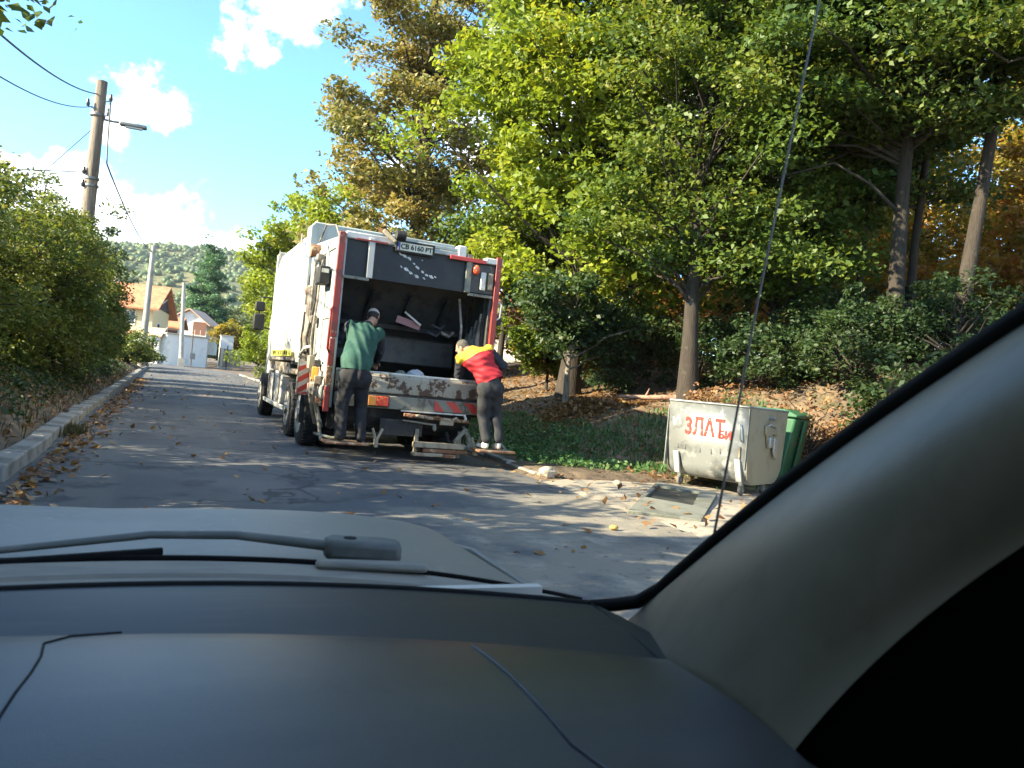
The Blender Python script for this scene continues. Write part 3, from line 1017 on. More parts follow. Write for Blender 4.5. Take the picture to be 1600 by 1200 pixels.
# undergrowth on the right bank
G_U = 'bushes of the undergrowth on the right bank'
UL = ['dark bush in the shade behind the bent trunk', 'dark bush in the shade between the bent trunk and the bin', 'green leafy bush above the bin at the foot of the slope',
      'dense green bush below the thickest bare trunk', 'drooping feathery green bush beside the car pillar', 'pale green bush touching the car pillar',
      'small bright green bush beside the bins low on the right', 'dark bush behind the heap of raked leaves', 'deep shaded bush under the large bright green tree', 'dark bush higher on the slope between slim trunks',
      'dark bush under the leaning trunk']
for i, (x, y, r, h, lm) in enumerate([(11.3, 14.6, 1.2, 1.5, 0), (11.2, 12.2, 1.1, 1.2, 0), (11.8, 10.6, 1.2, 1.3, 0), (12.6, 11.4, 1.3, 1.4, 0), (11.0, 8.3, 1.1, 1.3, 0), (10.6, 7.0, 1.0, 1.1, 1),
                                      (10.0, 8.0, .5, .6, 2), (10.2, 16.0, 1.3, 1.5, 0), (11.3, 18.5, 1.6, 2.0, 0), (14.6, 13.3, 1.5, 1.6, 0), (12.9, 9.4, 1.2, 1.4, 0)]):
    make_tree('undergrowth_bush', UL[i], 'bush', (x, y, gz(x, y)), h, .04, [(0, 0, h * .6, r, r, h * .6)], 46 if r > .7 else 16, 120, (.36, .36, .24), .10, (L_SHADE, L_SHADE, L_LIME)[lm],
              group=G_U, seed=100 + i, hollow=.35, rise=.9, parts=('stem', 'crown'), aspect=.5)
make_tree('dry_shrub', 'withered orange brown shrub beside the bins', 'shrub', (10.15, 9.9, gz(10.15, 9.9)), 1.2, .03, [(0, 0, .7, .8, .8, .6), (.5, -.9, .6, .7, .7, .45)], 40, 55, (.28, .28, .26), .07, L_DRY,
          seed=120, hollow=.2, rise=1.0, parts=('stem', 'crown'), limb_r=.02)
make_tree('dry_shrub', 'withered brown shrub in the shade left of the bins', 'shrub', (9.2, 11.3, gz(9.2, 11.3)), .8, .02, [(0, 0, .4, .7, .6, .35)], 26, 40, (.25, .25, .2), .075, L_DRY,
          seed=121, hollow=.2, rise=1.0, parts=('stem', 'crown'), limb_r=.015)

# fallen branch, lit by the sun, on the bank
LOG = mat('fallen wood', (0.34, 0.20, 0.14), .9, layers=[((0.18, 0.10, 0.07), 6, .45, .6)], bump=.6)
br_ = empty('fallen_branch', (9.3, 13.5, float(gz(9.3, 13.5))), 'reddish fallen branch lying on the leaf covered bank', 'branch')
z0 = float(gz(9.3, 13.5))
MB().tube([(8.75, 13.9, z0 + .08), (9.2, 13.6, z0 + .11), (9.7, 13.2, z0 + .17)], [.035, .05, .055], 8).build('bough', LOG, br_, smooth=50)
MB().tube([(9.2, 13.6, z0 + .11), (9.22, 13.5, z0 + .30)], [.025, .012], 6).build('twig', LOG, br_, smooth=50)

# ------------------------------------------------------------------ houses and walls far down the road
W_WHITE = mat('white render', (0.74, 0.72, 0.67), .9, layers=[((0.58, 0.55, 0.49), 1.2, .5, .7)])
W_BEIGE = mat('beige render', (0.50, 0.44, 0.34), .9, layers=[((0.40, 0.35, 0.27), 1.5, .5, .7)])
W_YELLOW = mat('yellow render', (0.62, 0.50, 0.28), .9)
W_ORANGE = mat('orange render', (0.58, 0.34, 0.18), .9)
W_BROWN = mat('brown boards', (0.16, 0.075, 0.05), .8)
ROOF_O = mat('orange roof tiles', (0.50, 0.21, 0.105), .85, layers=[((0.40, 0.155, 0.08), 2.5, .45, .6)], bump=.6, bscale=14, bstretch=(4, .4, .4))
ROOF_P = mat('pale roof tiles', (0.52, 0.34, 0.24), .85)
GLASS_D = mat('dark window glass', (0.02, 0.025, 0.03), .1)
WOOD_D = mat('dark eaves boards', (0.075, 0.055, 0.05), .8)


def house(name, label, loc, rot, L, D, wall_h, ridge_h, wallm, roofm, wins, over=.5, chim=None, gablem=None, back_eave=None, group=None):
    """ridge along local x; wins: (face 'f' front -y or 'g' gable +x, u, z, w, h)"""
    root = empty(name, loc, label, 'house', group)
    root.rotation_euler = (0, 0, rot)
    root['_org'] = [0, 0, 0]
    h = D / 2
    be = wall_h if back_eave is None else back_eave
    MB().prism([(-h, -.3), (h, -.3), (h, be), (0, ridge_h - .12), (-h, wall_h)], 'x', -L / 2, L / 2).build('wall', wallm, root)
    o = over
    sl = (ridge_h - wall_h) / h
    slb = (ridge_h - be) / h
    t = .14
    MB().prism([(0, ridge_h), (-h - o, wall_h - o * sl), (-h - o, wall_h - o * sl + t), (0, ridge_h + t), (h + o, be - o * slb + t), (h + o, be - o * slb)], 'x', -L / 2 - o, L / 2 + o).build('roof', roofm, root)
    if gablem:
        x = L / 2
        MB().prism([(-h * .98, wall_h - .1), (h * .98, be - .1), (0, ridge_h - .16)], 'x', x + .01, x + .08).build('gable_board', gablem, root)
        MB().bar((x + .12, -h * .35, wall_h + .1), (x + .12, h * .6, wall_h + .9), .07, .07).build('gable_strut', W_WHITE, root)
    if chim:
        MB().box(chim[0] - .25, chim[0] + .25, chim[1] - .25, chim[1] + .25, wall_h, ridge_h + .9).build('chimney', W_BEIGE, root)
    for f, u, z, w, hh in wins:
        fr = MB()
        pn = MB()
        if f == 'f':
            y = -h
            for a, b, c, d in ((u - w / 2, u + w / 2, z, z + .07), (u - w / 2, u + w / 2, z + hh - .07, z + hh), (u - w / 2, u - w / 2 + .07, z + .07, z + hh - .07), (u + w / 2 - .07, u + w / 2, z + .07, z + hh - .07), (u - .03, u + .03, z + .07, z + hh - .07)):
                fr.box(a, b, y - .06, y + .02, c, d)
            pn.box(u - w / 2 + .05, u + w / 2 - .05, y - .025, y - .012, z + .05, z + hh - .05)
        else:
            x = L / 2
            for a, b, c, d in ((u - w / 2, u + w / 2, z, z + .07), (u - w / 2, u + w / 2, z + hh - .07, z + hh), (u - w / 2, u - w / 2 + .07, z + .07, z + hh - .07), (u + w / 2 - .07, u + w / 2, z + .07, z + hh - .07)):
                fr.box(x - .02, x + .06, a, b, c, d)
            pn.box(x + .012, x + .025, u - w / 2 + .05, u + w / 2 - .05, z + .05, z + hh - .05)
        w_ = fr.build('window', W_WHITE, root)
        pn.build('pane', GLASS_D, w_)
    return root


h1 = house('house', 'tall yellow house with an orange roof and dark gable overhang behind the left hedge', (-3.9, 82, 0), R(-17), 6.2, 4.6, 5.45, 7.25, W_YELLOW, ROOF_O,
           [('f', -.9, 3.6, 1.1, 1.2), ('f', 1.1, 3.4, 1.0, 1.3), ('f', 1.9, .9, .9, 1.2), ('g', -.6, 2.6, .9, 1.2)], over=.7, gablem=WOOD_D, back_eave=5.0, chim=(-1.5, .6))
MB().box(-3.2, 3.05, -2.42, -2.31, 0, 2.9).build('lower_wall', W_ORANGE, h1)
h2 = house('house', 'white house with a low pale gable roof and dark red upper boards', (2.75, 100, 1.6), R(-90 - 16), 6.0, 3.9, 3.6, 4.75, W_WHITE, ROOF_P,
           [('g', -.55, 2.75, .4, .55), ('g', .95, 2.2, .7, .9)], over=.45, back_eave=3.3)
MB().box(3.01, 3.07, .45, 1.9, 1.9, 3.4).build('board_panel', W_BROWN, h2)
MB().box(3.0, 4.2, -1.2, 2.9, 1.55, 1.7).build('terrace', W_BEIGE, h2)
for k in range(6):
    MB().box(4.1, 4.14, -.9 + k * .62, -.86 + k * .62, 1.7, 2.4).build('baluster', W_WHITE, h2)
h3 = house('house', 'small white house with an orange hipped looking roof between two bigger houses', (-.5, 90, .9), R(-12), 3.2, 3.2, 3.0, 3.95, W_WHITE, ROOF_O,
           [('f', .9, 1.2, .7, .9), ('f', -.7, 1.1, .6, .8), ('g', 0, 1.2, .7, .9)], over=.35, gablem=W_BROWN)
MB().box(.45, 1.55, -1.68, -1.605, .1, 2.6).build('board_panel', W_BROWN, h3)
h5 = house('house', 'red roofed low annexe beside the yellow house', (-1.5, 78.5, 0), R(-14), 1.9, 2.4, 2.6, 3.2, W_WHITE, ROOF_P, [('f', 0, 1.2, .7, .9)], over=.25, gablem=W_BROWN)
h4 = house('house', 'white house wall glimpsed through the leaves right of the truck', (16.2, 34.5, 1.2), R(-25), 6, 5, 3.2, 4.4, W_WHITE, ROOF_O, [('f', 1.4, 1.0, 1.0, 1.2)], over=.4)

gr = empty('garage', (3.4, 80, 0), 'flat roofed white garage with a beige shaded side wall at the bend', 'garage')
gr.rotation_euler = (0, 0, R(38))
gr['_org'] = [0, 0, 0]
MB().box(-4.6, -.012, .0, 2.0, -.4, 2.85).build('wall', W_WHITE, gr)
MB().box(-.01, .05, -.05, 2.05, -.4, 2.83).build('side_wall', W_BEIGE, gr)
MB().box(-4.75, .14, -.14, 2.15, 2.86, 2.98).build('roof', W_BEIGE, gr)
MB().box(.051, .10, .5, .8, 1.5, 1.75).build('vent', WOOD_D, gr)
MB().box(.051, .10, 1.2, 1.5, 1.5, 1.75).build('vent', WOOD_D, gr)
sh = empty('shed', (5.35, 84, 0), 'white block shed above the brown gate', 'shed')
MB().box(4.75, 5.95, 83.2, 85, 0, 3.35).build('wall', W_WHITE, sh)
MB().box(4.68, 6.02, 83.1, 85.1, 3.355, 3.45).build('roof', W_BEIGE, sh)
gt = empty('gate', (5.7, 82, .3), 'brown sliding board gate under the white shed', 'gate')
for k in range(11):
    MB().box(4.62 + k * .19, 4.79 + k * .19, 81.98, 82.02, .25, 2.12 - .02 * k).build('board', W_BEIGE if k == 1 else mat('gate board', (0.23, 0.185, 0.13), .8), gt)
MB().box(4.60, 6.75, 82.021, 82.07, .55, .65).build('rail', WOOD_D, gt)
MB().box(5.32, 5.42, 81.87, 81.97, 0, 2.4).build('gate_post', WOOD_D, gt)

# ------------------------------------------------------------------ poles and wires
POLE = mat('weathered pole', (0.25, 0.20, 0.155), .9, layers=[((0.15, 0.12, 0.095), 3, .45, .62, (4, 4, .4))], bump=.6, bscale=12, bstretch=(5, 5, .4))
POLE_C = mat('concrete pole', (0.42, 0.39, 0.34), .9, layers=[((0.32, 0.30, 0.26), 2, .45, .6)])
STEEL = mat('dull steel', (0.20, 0.20, 0.20), .5, metal=.6)
CABLE = mat('black cable', (0.02, 0.02, 0.022), .6)
PORC = mat('dark insulator', (0.045, 0.04, 0.045), .3)
p1_ = empty('utility_pole', (-2.3, 24, float(gz(-2.3, 24))), 'big wooden pole with a street lamp arm rising out of the left hedge', 'utility pole', 'utility poles')
MB().tube([(-2.36, 24, .2), (-2.33, 24, 4.4), (-2.28, 24, 8.45)], [.20, .175, .135], 14).build('pole', POLE, p1_, smooth=50)
MB().tube([(-2.2, 23.95, 7.42), (-1.9, 23.9, 7.40), (-1.75, 23.88, 7.41)], .03, 8).build('lamp_arm', STEEL, p1_, smooth=50)
lh = MB().obox((-1.42, 23.84, 7.38), (.68, .2, .1), rotz(-.1)).build('lamp_head', STEEL, p1_, bevel=.03)
MB().obox((-1.40, 23.84, 7.315), (.42, .15, .03), rotz(-.1)).build('lamp_glass', mat('lamp glass', (.6, .6, .58), .3), lh)
for x, z in ((-2.03, 8.02), (-2.05, 7.62), (-2.56, 7.78), (-2.5, 5.95), (-2.5, 5.6)):
    i_ = MB().tube([(x, 23.9, z - .10), (x, 23.9, z - .03), (x, 23.9, z + .02), (x, 23.9, z + .1)], [.03, .055, .04, .03], 8).build('insulator', PORC, p1_, smooth=50)
    MB().bar((x, 23.9, z - .09), (-2.3, 23.9, z - .16), .025, .025).build('bracket', STEEL, i_)
for z in (7.48, 5.75, 5.55):
    MB().tube([(-2.31, 24, z), (-2.31, 24, z + .06)], .192, 14).build('clamp', STEEL, p1_, smooth=50)
p2_ = empty('utility_pole', (-1.45, 54, 0), 'slim concrete pole in front of the orange roofed house', 'utility pole', 'utility poles')
MB().tube([(-1.5, 54, -.2), (-1.43, 54, 7.85)], [.24, .14], 10).build('pole', POLE_C, p2_, smooth=50)
MB().box(-1.62, -1.25, 53.87, 53.94, .3, 1.3).build('meter_box', mat('blue grey cabinet', (0.16, 0.22, 0.30), .6), p2_)
MB().bar((-1.7, 53.9, 7.5), (-1.15, 53.9, 7.5), .05, .05).build('crossarm', STEEL, p2_)
p3_ = empty('utility_pole', (1.0, 76, 0), 'furthest pale pole with a short lamp arm beside the white house', 'utility pole', 'utility poles')
MB().tube([(1.13, 76, 0), (.74, 76, 7.6)], [.22, .14], 10).build('pole', POLE_C, p3_, smooth=50)
MB().bar((.75, 75.9, 7.45), (1.5, 75.85, 7.5), .06, .06).build('lamp_arm', STEEL, p3_)
MB().box(.86, 1.4, 75.6, 76.3, -.2, .75).build('footing', W_BEIGE, p3_)
ps = empty('sign_post', (1.9, 75.5, 0), 'thin dark post with a small grey plate before the white garage', 'post')
MB().cyl((1.95, 75.5, 0), (1.9, 75.5, 3.0), .05, 8).build('post', WOOD_D, ps, smooth=50)
MB().box(1.82, 2.25, 75.42, 75.45, .75, 1.3).build('plate', STEEL, ps)


def wire(pts, r, label, sag=0.0):
    pts = np.array(pts, float)
    t = np.linspace(0, len(pts) - 1, 24)
    i = np.minimum(t.astype(int), len(pts) - 2)
    u = (t - i)[:, None]
    q = pts[i] * (1 - u) + pts[i + 1] * u
    w = t / t[-1]
    q[:, 2] -= sag * 4 * w * (1 - w)
    o = MB().tube(q, r, 5).build('power_cable', CABLE, smooth=60)
    return tag(o, label, 'cable', 'overhead cables')


wire([(-2.37, 24, 8.08), (-2.55, 7, 4.55)], .017, 'thickest overhead cable running from the pole top to the upper left corner', .35)
wire([(-2.45, 24, 7.72), (-2.65, 7, 4.05)], .012, 'overhead cable running just below the pole top towards the left', .42)
wire([(-2.5, 23.9, 5.9), (-4.6, 17, 4.3), (-6.5, 12, 4.0)], .012, 'overhead cable dropping left from the middle of the pole', .1)
wire([(-2.42, 24, 7.1), (-4.9, 31, 6.4)], .012, 'thin stay wire slanting down left of the pole', .0)
wire([(-2.03, 23.9, 8.02), (-1.95, 23.6, 7.45), (-1.55, 53.9, 7.45)], .022, 'twisted cable hanging right of the pole and on to the next pole', 1.3)
wire([(-2.3, 23.8, 6.0), (-2.05, 24.5, 5.0), (-1.6, 54, 6.8)], .012, 'lower thin cable between the big wooden pole and the slim pole', 1.0)
wire([(-1.43, 53.9, 7.5), (.75, 75.9, 7.3)], .014, 'cable between the two distant poles', .7)

# ------------------------------------------------------------------ garbage truck
T_WHITE = mat('grimy white paint', (0.56, 0.56, 0.54), .45, layers=[((0.40, 0.385, 0.345), 1.3, .48, .68, (1, 1, .35)), ((0.24, 0.19, 0.14), 5, .62, .72)], bump=.15, bscale=4)
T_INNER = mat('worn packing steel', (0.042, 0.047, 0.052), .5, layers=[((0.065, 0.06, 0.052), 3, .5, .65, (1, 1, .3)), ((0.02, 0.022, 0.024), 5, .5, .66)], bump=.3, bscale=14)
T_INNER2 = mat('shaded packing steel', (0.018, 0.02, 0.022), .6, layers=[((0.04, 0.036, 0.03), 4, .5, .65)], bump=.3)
T_SIDE = mat('grey green side panel', (0.36, 0.40, 0.39), .5, layers=[((0.27, 0.29, 0.28), 2, .45, .62, (1, 1, .3)), ((0.20, 0.15, 0.11), 6, .58, .70)])
T_GRIME = mat('oily steel', (0.25, 0.22, 0.185), .6, layers=[((0.09, 0.07, 0.055), 5, .42, .6), ((0.46, 0.43, 0.37), 9, .58, .68)], bump=.3)
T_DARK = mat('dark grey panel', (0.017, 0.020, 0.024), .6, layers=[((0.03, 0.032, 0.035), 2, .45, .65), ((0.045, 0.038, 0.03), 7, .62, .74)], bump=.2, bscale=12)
T_BLACK = mat('black underbody', (0.018, 0.018, 0.018), .7, layers=[((0.055, 0.045, 0.036), 6, .5, .66)], bump=.3)
T_WORN = mat('worn hopper steel', (0.055, 0.052, 0.047), .55, layers=[((0.16, 0.125, 0.09), 3.2, .52, .64, (1, 1, .25)), ((0.025, 0.025, 0.025), 8, .5, .62)], bump=.4, bscale=16)
T_LIP = mat('peeling beige paint', (0.33, 0.305, 0.245), .7, layers=[((0.085, 0.048, 0.030), 5.5, .505, .535), ((0.30, 0.26, 0.20), 12, .52, .64)], bump=.4, bscale=14)
T_RAIL = mat('grey green beam', (0.21, 0.205, 0.165), .7, layers=[((0.11, 0.09, 0.065), 6, .5, .62)], bump=.3)
T_RED = mat('faded red paint', (0.27, 0.035, 0.026), .5, layers=[((0.16, 0.035, 0.028), 4, .5, .62), ((0.36, 0.20, 0.14), 11, .64, .70)])
S_RED = mat('red reflective stripe', (0.50, 0.045, 0.035), .4)
S_WHITE = mat('white reflective stripe', (0.62, 0.60, 0.54), .45, layers=[((0.42, 0.39, 0.32), 8, .5, .66)])
T_TAN = mat('sandy worn steel', (0.34, 0.285, 0.205), .7, layers=[((0.24, 0.17, 0.11), 7, .48, .62)], bump=.3)
RUST = mat('rust', (0.20, 0.095, 0.05), .85, layers=[((0.42, 0.30, 0.19), 9, .52, .64), ((0.06, 0.04, 0.03), 12, .55, .68)], bump=.5)
LAMP_R = mat('red lamp lens', (0.62, 0.05, 0.025), .25, layers=[((0.70, 0.19, 0.05), 14, .5, .58)])
LAMP_O = mat('orange lamp lens', (0.75, 0.28, 0.05), .25)
RUBBER = mat('tyre rubber', (0.022, 0.022, 0.024), .85, layers=[((0.055, 0.05, 0.045), 6, .5, .7)], bump=.3)
RIM = mat('wheel rim', (0.40, 0.39, 0.36), .5, layers=[((0.17, 0.13, 0.10), 7, .48, .62)])
CHROME = mat('bare steel rod', (0.62, 0.61, 0.58), .3, metal=.8)
YEL = mat('yellow sticker', (0.72, 0.66, 0.10), .5)
PLATE = mat('number plate', (0.62, 0.59, 0.46), .5, layers=[((0.46, 0.43, 0.33), 12, .5, .66)])
INK = mat('black print', (0.012, 0.012, 0.014), .6)
BLUE = mat('plate blue', (0.03, 0.07, 0.28), .5)
PAINT_CHIP = mat('bare chipped patch', (0.62, 0.62, 0.62), .5, layers=[((0.42, 0.40, 0.40), 20, .5, .6)])
PINK = mat('faded pink plate', (0.34, 0.17, 0.18), .6)
MIRROR = mat('mirror glass', (0.02, 0.022, 0.025), .3, spec=.25)

TX = (2.08, 4.53)
truck = empty('garbage_truck', (3.3, 11.0, 0), 'dirty white garbage truck with its rear hopper open, two men at its back', 'truck')
B = lambda: MB()
# container body: slightly bulged sides, rounded roof edges
prof = []
for z, b in ((1.40, 0), (1.9, .035), (2.6, .055), (3.1, .035), (3.45, .0), (3.60, -.05), (3.67, -.14)):
    prof.append((2.05 - b, z))
prof = prof + [(4.56 + 2.05 - x, z) for x, z in reversed(prof)]
body = B().prism([(x, z) for x, z in prof], 'y', 13.55, 17.55).build('container_body', T_WHITE, truck, smooth=35)
for y0, y1, b in ((13.2, 13.54, .015), (17.56, 17.7, .0)):
    B().prism([(2.0 - b, 1.3), (2.0 - b, 3.62), (2.06, 3.70), (4.54, 3.70), (4.61 + b, 3.62), (4.61 + b, 1.3)], 'y', y0, y1).build('body_frame', T_SIDE, truck, bevel=.02)
for y in ():
    B().box(1.972, 1.99, y - .04, y + .04, 1.45, 3.5).build('side_rib', T_WHITE, truck, bevel=.006)
B().box(1.985, 2.045, 13.55, 17.5, 1.34, 1.395).build('bottom_rail', T_GRIME, truck)
B().box(1.978, 1.984, 14.1, 16.9, 1.42, 1.53).build('warning_sticker', YEL, truck)
for i in range(9):
    B().box(1.974, 1.9775, 14.25 + i * .27, 14.33 + i * .27 + .05 * (i % 3), 1.44, 1.51).build('sticker_mark', INK, truck)
for k, (y, z) in enumerate(((13.9, 3.45), (16.9, 3.5))):
    B().prism([(y, z - .1), (y + .35, z + .05), (y + .3, z + .18)], 'x', 1.985, 2.0).build('lifting_bracket', T_GRIME, truck)

# tailgate side walls, each a frame with sunk panels
for sx, X in ((-1, 2.08), (1, 4.53)):
    xi = X - sx * .10
    a, b = (X, xi) if sx < 0 else (xi, X)
    B().prism([(11.02, .72), (11.02, 3.17), (12.95, 3.30), (13.18, 3.30), (13.18, 1.05), (12.4, .98), (11.9, .70)], 'x', a, b).build('tailgate_side', T_SIDE if sx < 0 else T_WORN, truck, bevel=.01)
    o_ = X + sx * .022
    lo, hi = min(o_, X + sx * .002), max(o_, X + sx * .002)
    for y0, y1, z0, z1 in ((11.05, 11.14, 1.2, 3.12), (11.75, 11.87, 1.2, 3.2), (12.95, 13.1, 1.2, 3.22), (11.14, 12.95, 3.02, 3.12), (11.14, 12.95, 1.22, 1.32), (11.14, 11.75, 2.0, 2.08)):
        B().box(lo, hi, y0, y1, z0, z1).build('side_stiffener', T_WHITE if sx < 0 else T_GRIME, truck, bevel=.006)
# inner face of the left wall is dark
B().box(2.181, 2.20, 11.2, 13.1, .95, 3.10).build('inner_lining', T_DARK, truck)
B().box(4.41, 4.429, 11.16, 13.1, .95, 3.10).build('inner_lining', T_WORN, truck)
# hydraulic cylinder, hoses and pipes outside the left wall
cyl = B().cyl((2.0, 12.45, 1.25), (2.0, 12.55, 2.55), .075, 14).build('hydraulic_cylinder', T_GRIME, truck, smooth=50)
B().cyl((2.0, 12.55, 2.55), (2.0, 12.62, 3.1), .042, 12).build('piston_rod', CHROME, cyl, smooth=50)
B().cyl((1.93, 12.62, 3.12), (2.09, 12.62, 3.12), .11, 14).build('pivot_eye', RUST, cyl, smooth=50)
B().cyl((1.92, 12.45, 1.22), (2.09, 12.45, 1.22), .10, 14).build('pivot_eye', RUST, cyl, smooth=50)
rr = random.Random(4)
for k in range(6):
    y = 12.0 + k * .17
    pts = [(2.02, y, 1.05 + rr.uniform(-.1, .2)), (1.97 - rr.uniform(0, .05), y + rr.uniform(-.12, .12), 1.7), (1.99, y + rr.uniform(-.15, .15), 2.3), (2.0, y + rr.uniform(-.1, .2), 2.75 + rr.uniform(-.2, .35)), (2.07, y + .1, 3.0)]
    B().tube(pts, .019, 7).build('hose', T_BLACK if k % 2 else T_GRIME, truck, smooth=60)
for k, (y, z) in enumerate(((12.1, 2.95), (12.85, 2.5), (12.75, 2.2), (12.2, 2.0), (12.7, 1.75))):
    B().obox((2.0, y, z), (.10, .15 + .04 * (k % 2), .12)).build('valve_block', (T_GRIME, RUST, T_WHITE)[k % 3], truck, bevel=.012)
B().tube([(2.02, 13.0, 1.38), (1.95, 12.9, 1.42), (1.9, 12.1, 1.55), (1.98, 12.0, 1.58)], .026, 8).build('lever', S_WHITE, truck, smooth=60)
sb = B().box(1.90, 2.055, 11.42, 11.78, 2.50, 2.76).build('side_lamp_box', T_BLACK, truck, bevel=.015)
B().box(1.93, 2.03, 11.408, 11.419, 2.66, 2.72).build('lamp_lens', S_WHITE, sb)
B().tube([(2.1, 12.9, 3.32), (2.12, 12.5, 3.55), (2.2, 12.1, 3.5), (2.24, 11.9, 3.27)], .014, 7).build('hose', T_GRIME, truck, smooth=60)
# lower tailgate clutter on the left flank
for k in range(9):
    y, z = 11.15 + rr.random() * .8, .62 + rr.random() * .75
    B().obox((2.0 + rr.uniform(-.05, .04), y, z), (.09, rr.uniform(.06, .16), rr.uniform(.06, .2)), rotz(rr.uniform(-.4, .4))).build('fitting', (RUST, T_GRIME, T_TAN, T_BLACK, LAMP_O)[k % 5 if k != 4 else 4], truck, bevel=.01)
for k in range(4):
    y = 11.2 + .2 * k
    B().tube([(2.05, y, 1.15), (1.98, y + .05, .9), (2.03, y - .04, .62), (2.1, y, .42)], .02, 7).build('hose', (T_GRIME, T_TAN)[k % 2], truck, smooth=60)

# rear face: red corner strips
for X0, X1 in ((2.05, 2.145), (4.475, 4.565)):
    B().box(X0, X1, 10.955, 11.015, 1.72, 3.22).build('corner_strip', T_RED, truck, bevel=.008)
B().box(2.05, 2.13, 10.955, 11.015, .66, 1.02).build('corner_strip', T_RED, truck, bevel=.008)
B().box(2.05, 2.13, 10.957, 11.013, 1.03, 1.30).build('corner_plate', RUST, truck, bevel=.008)
B().box(2.052, 2.132, 10.958, 11.012, 1.31, 1.70).build('corner_plate', T_RED, truck, bevel=.008)
B().box(4.48, 4.56, 10.957, 11.013, .9, 1.70).build('corner_plate', T_GRIME, truck, bevel=.008)
# top beam
B().box(2.15, 2.88, 10.99, 11.13, 3.15, 3.25).build('top_beam', T_WHITE, truck, bevel=.015)
B().box(2.88, 3.86, 10.99, 11.13, 3.205, 3.255).build('top_beam', T_SIDE, truck, bevel=.01)
B().box(3.40, 3.92, 10.98, 11.12, 3.13, 3.2).build('top_beam', T_SIDE, truck, bevel=.01)
B().box(3.84, 3.98, 10.97, 11.14, 3.12, 3.31).build('beam_lug', T_WHITE, truck, bevel=.02)
B().box(3.72, 4.30, 10.958, 10.988, 3.085, 3.145).build('red_edge', S_RED, truck, bevel=.006)
B().box(4.30, 4.58, 10.96, 11.12, 3.10, 3.19).build('top_beam', T_WHITE, truck, bevel=.012)
B().box(2.3, 2.76, 10.965, 10.988, 3.14, 3.165).build('red_edge', T_RED, truck)
mk = B().bar((2.68, 11.0, 3.34), (2.86, 10.95, 3.19), .07, .06).build('latch_arm', T_TAN, truck, bevel=.01)
B().bar((2.62, 11.05, 3.36), (2.80, 11.0, 3.27), .05, .05).build('latch_rod', RUST, mk)
B().cyl((2.86, 10.95, 3.30), (3.0, 10.95, 3.30), .07, 12).build('latch_roller', T_BLACK, mk, smooth=50)
hd = B().box(2.87, 3.47, 10.965, 10.985, 3.065, 3.24).build('plate_holder', T_BLACK, truck, bevel=.006)
nb = B().box(2.905, 3.43, 10.955, 10.964, 3.09, 3.205).build('number_plate', PLATE, truck)
B().box(2.905, 2.935, 10.9525, 10.9545, 3.092, 3.203).build('blue_band', BLUE, nb)
Mt = Matrix.Translation((3.185 - 3.3, 10.953 - 11.0, 3.147)) @ Matrix.Rotation(math.pi / 2, 4, 'X')
t_ = text_obj('lettering', 'CB 6160 PT', .098, INK, Mt, nb, off=.003)
# dark upper panel with chipped patches
B().box(2.15, 4.47, 11.03, 11.07, 2.62, 3.14).build('upper_panel', T_DARK, truck, bevel=.006)
chips = [(2.97, 3.04, .05), (3.04, 3.02, .07), (3.11, 3.0, .06), (3.19, 2.93, .035), (3.25, 2.88, .06), (3.0, 2.86, .035), (3.08, 2.83, .065), (3.33, 2.83, .04), (3.15, 2.79, .05), (3.24, 2.755, .06), (3.40, 2.79, .05), (3.47, 2.78, .06), (3.36, 2.74, .035), (3.31, 3.0, .02), (3.53, 2.785, .03)]
for x, z, s_ in chips:
    pl = []
    for k in range(8):
        a_ = k * math.pi / 4
        q = s_ * rr.uniform(.45, .85)
        u, v = q * math.cos(a_), q * .48 * math.sin(a_)
        pl.append((x + u * .85 + v * .3, z + v - u * .42))
    B().prism(pl, 'y', 11.025, 11.031).build('chipped_patch', PAINT_CHIP, truck)
# corner brackets of the two lamp boxes
for x, xa, xb, z0 in ((2.53, 2.15, 2.53, 2.60), (4.04, 4.06, 4.47, 2.60)):
    B().box(x - .045, x + .045, 10.97, 11.02, z0 + .02, 3.20).build('bracket_post', T_WHITE if x < 3 else T_RAIL, truck, bevel=.008)
    B().box(xa, xb, 10.975, 11.018, z0 - .025, z0 + .018).build('bracket_bar', T_RAIL, truck, bevel=.006)
B().box(4.09, 4.47, 11.0, 11.028, 2.64, 3.07).build('lamp_box_back', T_WORN, truck)
B().ell((4.16, 10.97, 2.98), (.055, .035, .075), 8).build('marker_lamp', LAMP_R, truck, smooth=60)
B().box(4.24, 4.33, 10.965, 10.998, 2.68, 2.96).build('lamp_lens', S_WHITE, truck, bevel=.02)
B().box(4.36, 4.45, 10.968, 10.998, 2.70, 2.96).build('lamp_lens', T_TAN, truck, bevel=.02)
# hopper: ceiling, packing plate, trough
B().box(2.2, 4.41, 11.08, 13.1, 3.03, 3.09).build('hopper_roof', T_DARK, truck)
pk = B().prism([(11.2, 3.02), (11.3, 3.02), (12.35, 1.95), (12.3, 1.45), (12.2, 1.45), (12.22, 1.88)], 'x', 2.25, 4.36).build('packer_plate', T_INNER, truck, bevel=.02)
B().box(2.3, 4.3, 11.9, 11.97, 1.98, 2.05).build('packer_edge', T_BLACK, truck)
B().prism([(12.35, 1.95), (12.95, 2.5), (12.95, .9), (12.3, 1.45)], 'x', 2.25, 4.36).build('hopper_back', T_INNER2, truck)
tr_ = []
for k in range(13):
    a_ = math.pi * (1.0 + k / 12)
    tr_.append((11.72 + .66 * math.cos(a_), 1.28 + .52 * math.sin(a_)))
P_ = [[(x, y, z) for (y, z) in tr_] for x in (2.2, 4.41)]
B().grid(P_).build('trough', T_WORN, truck, smooth=60, solid=.012)
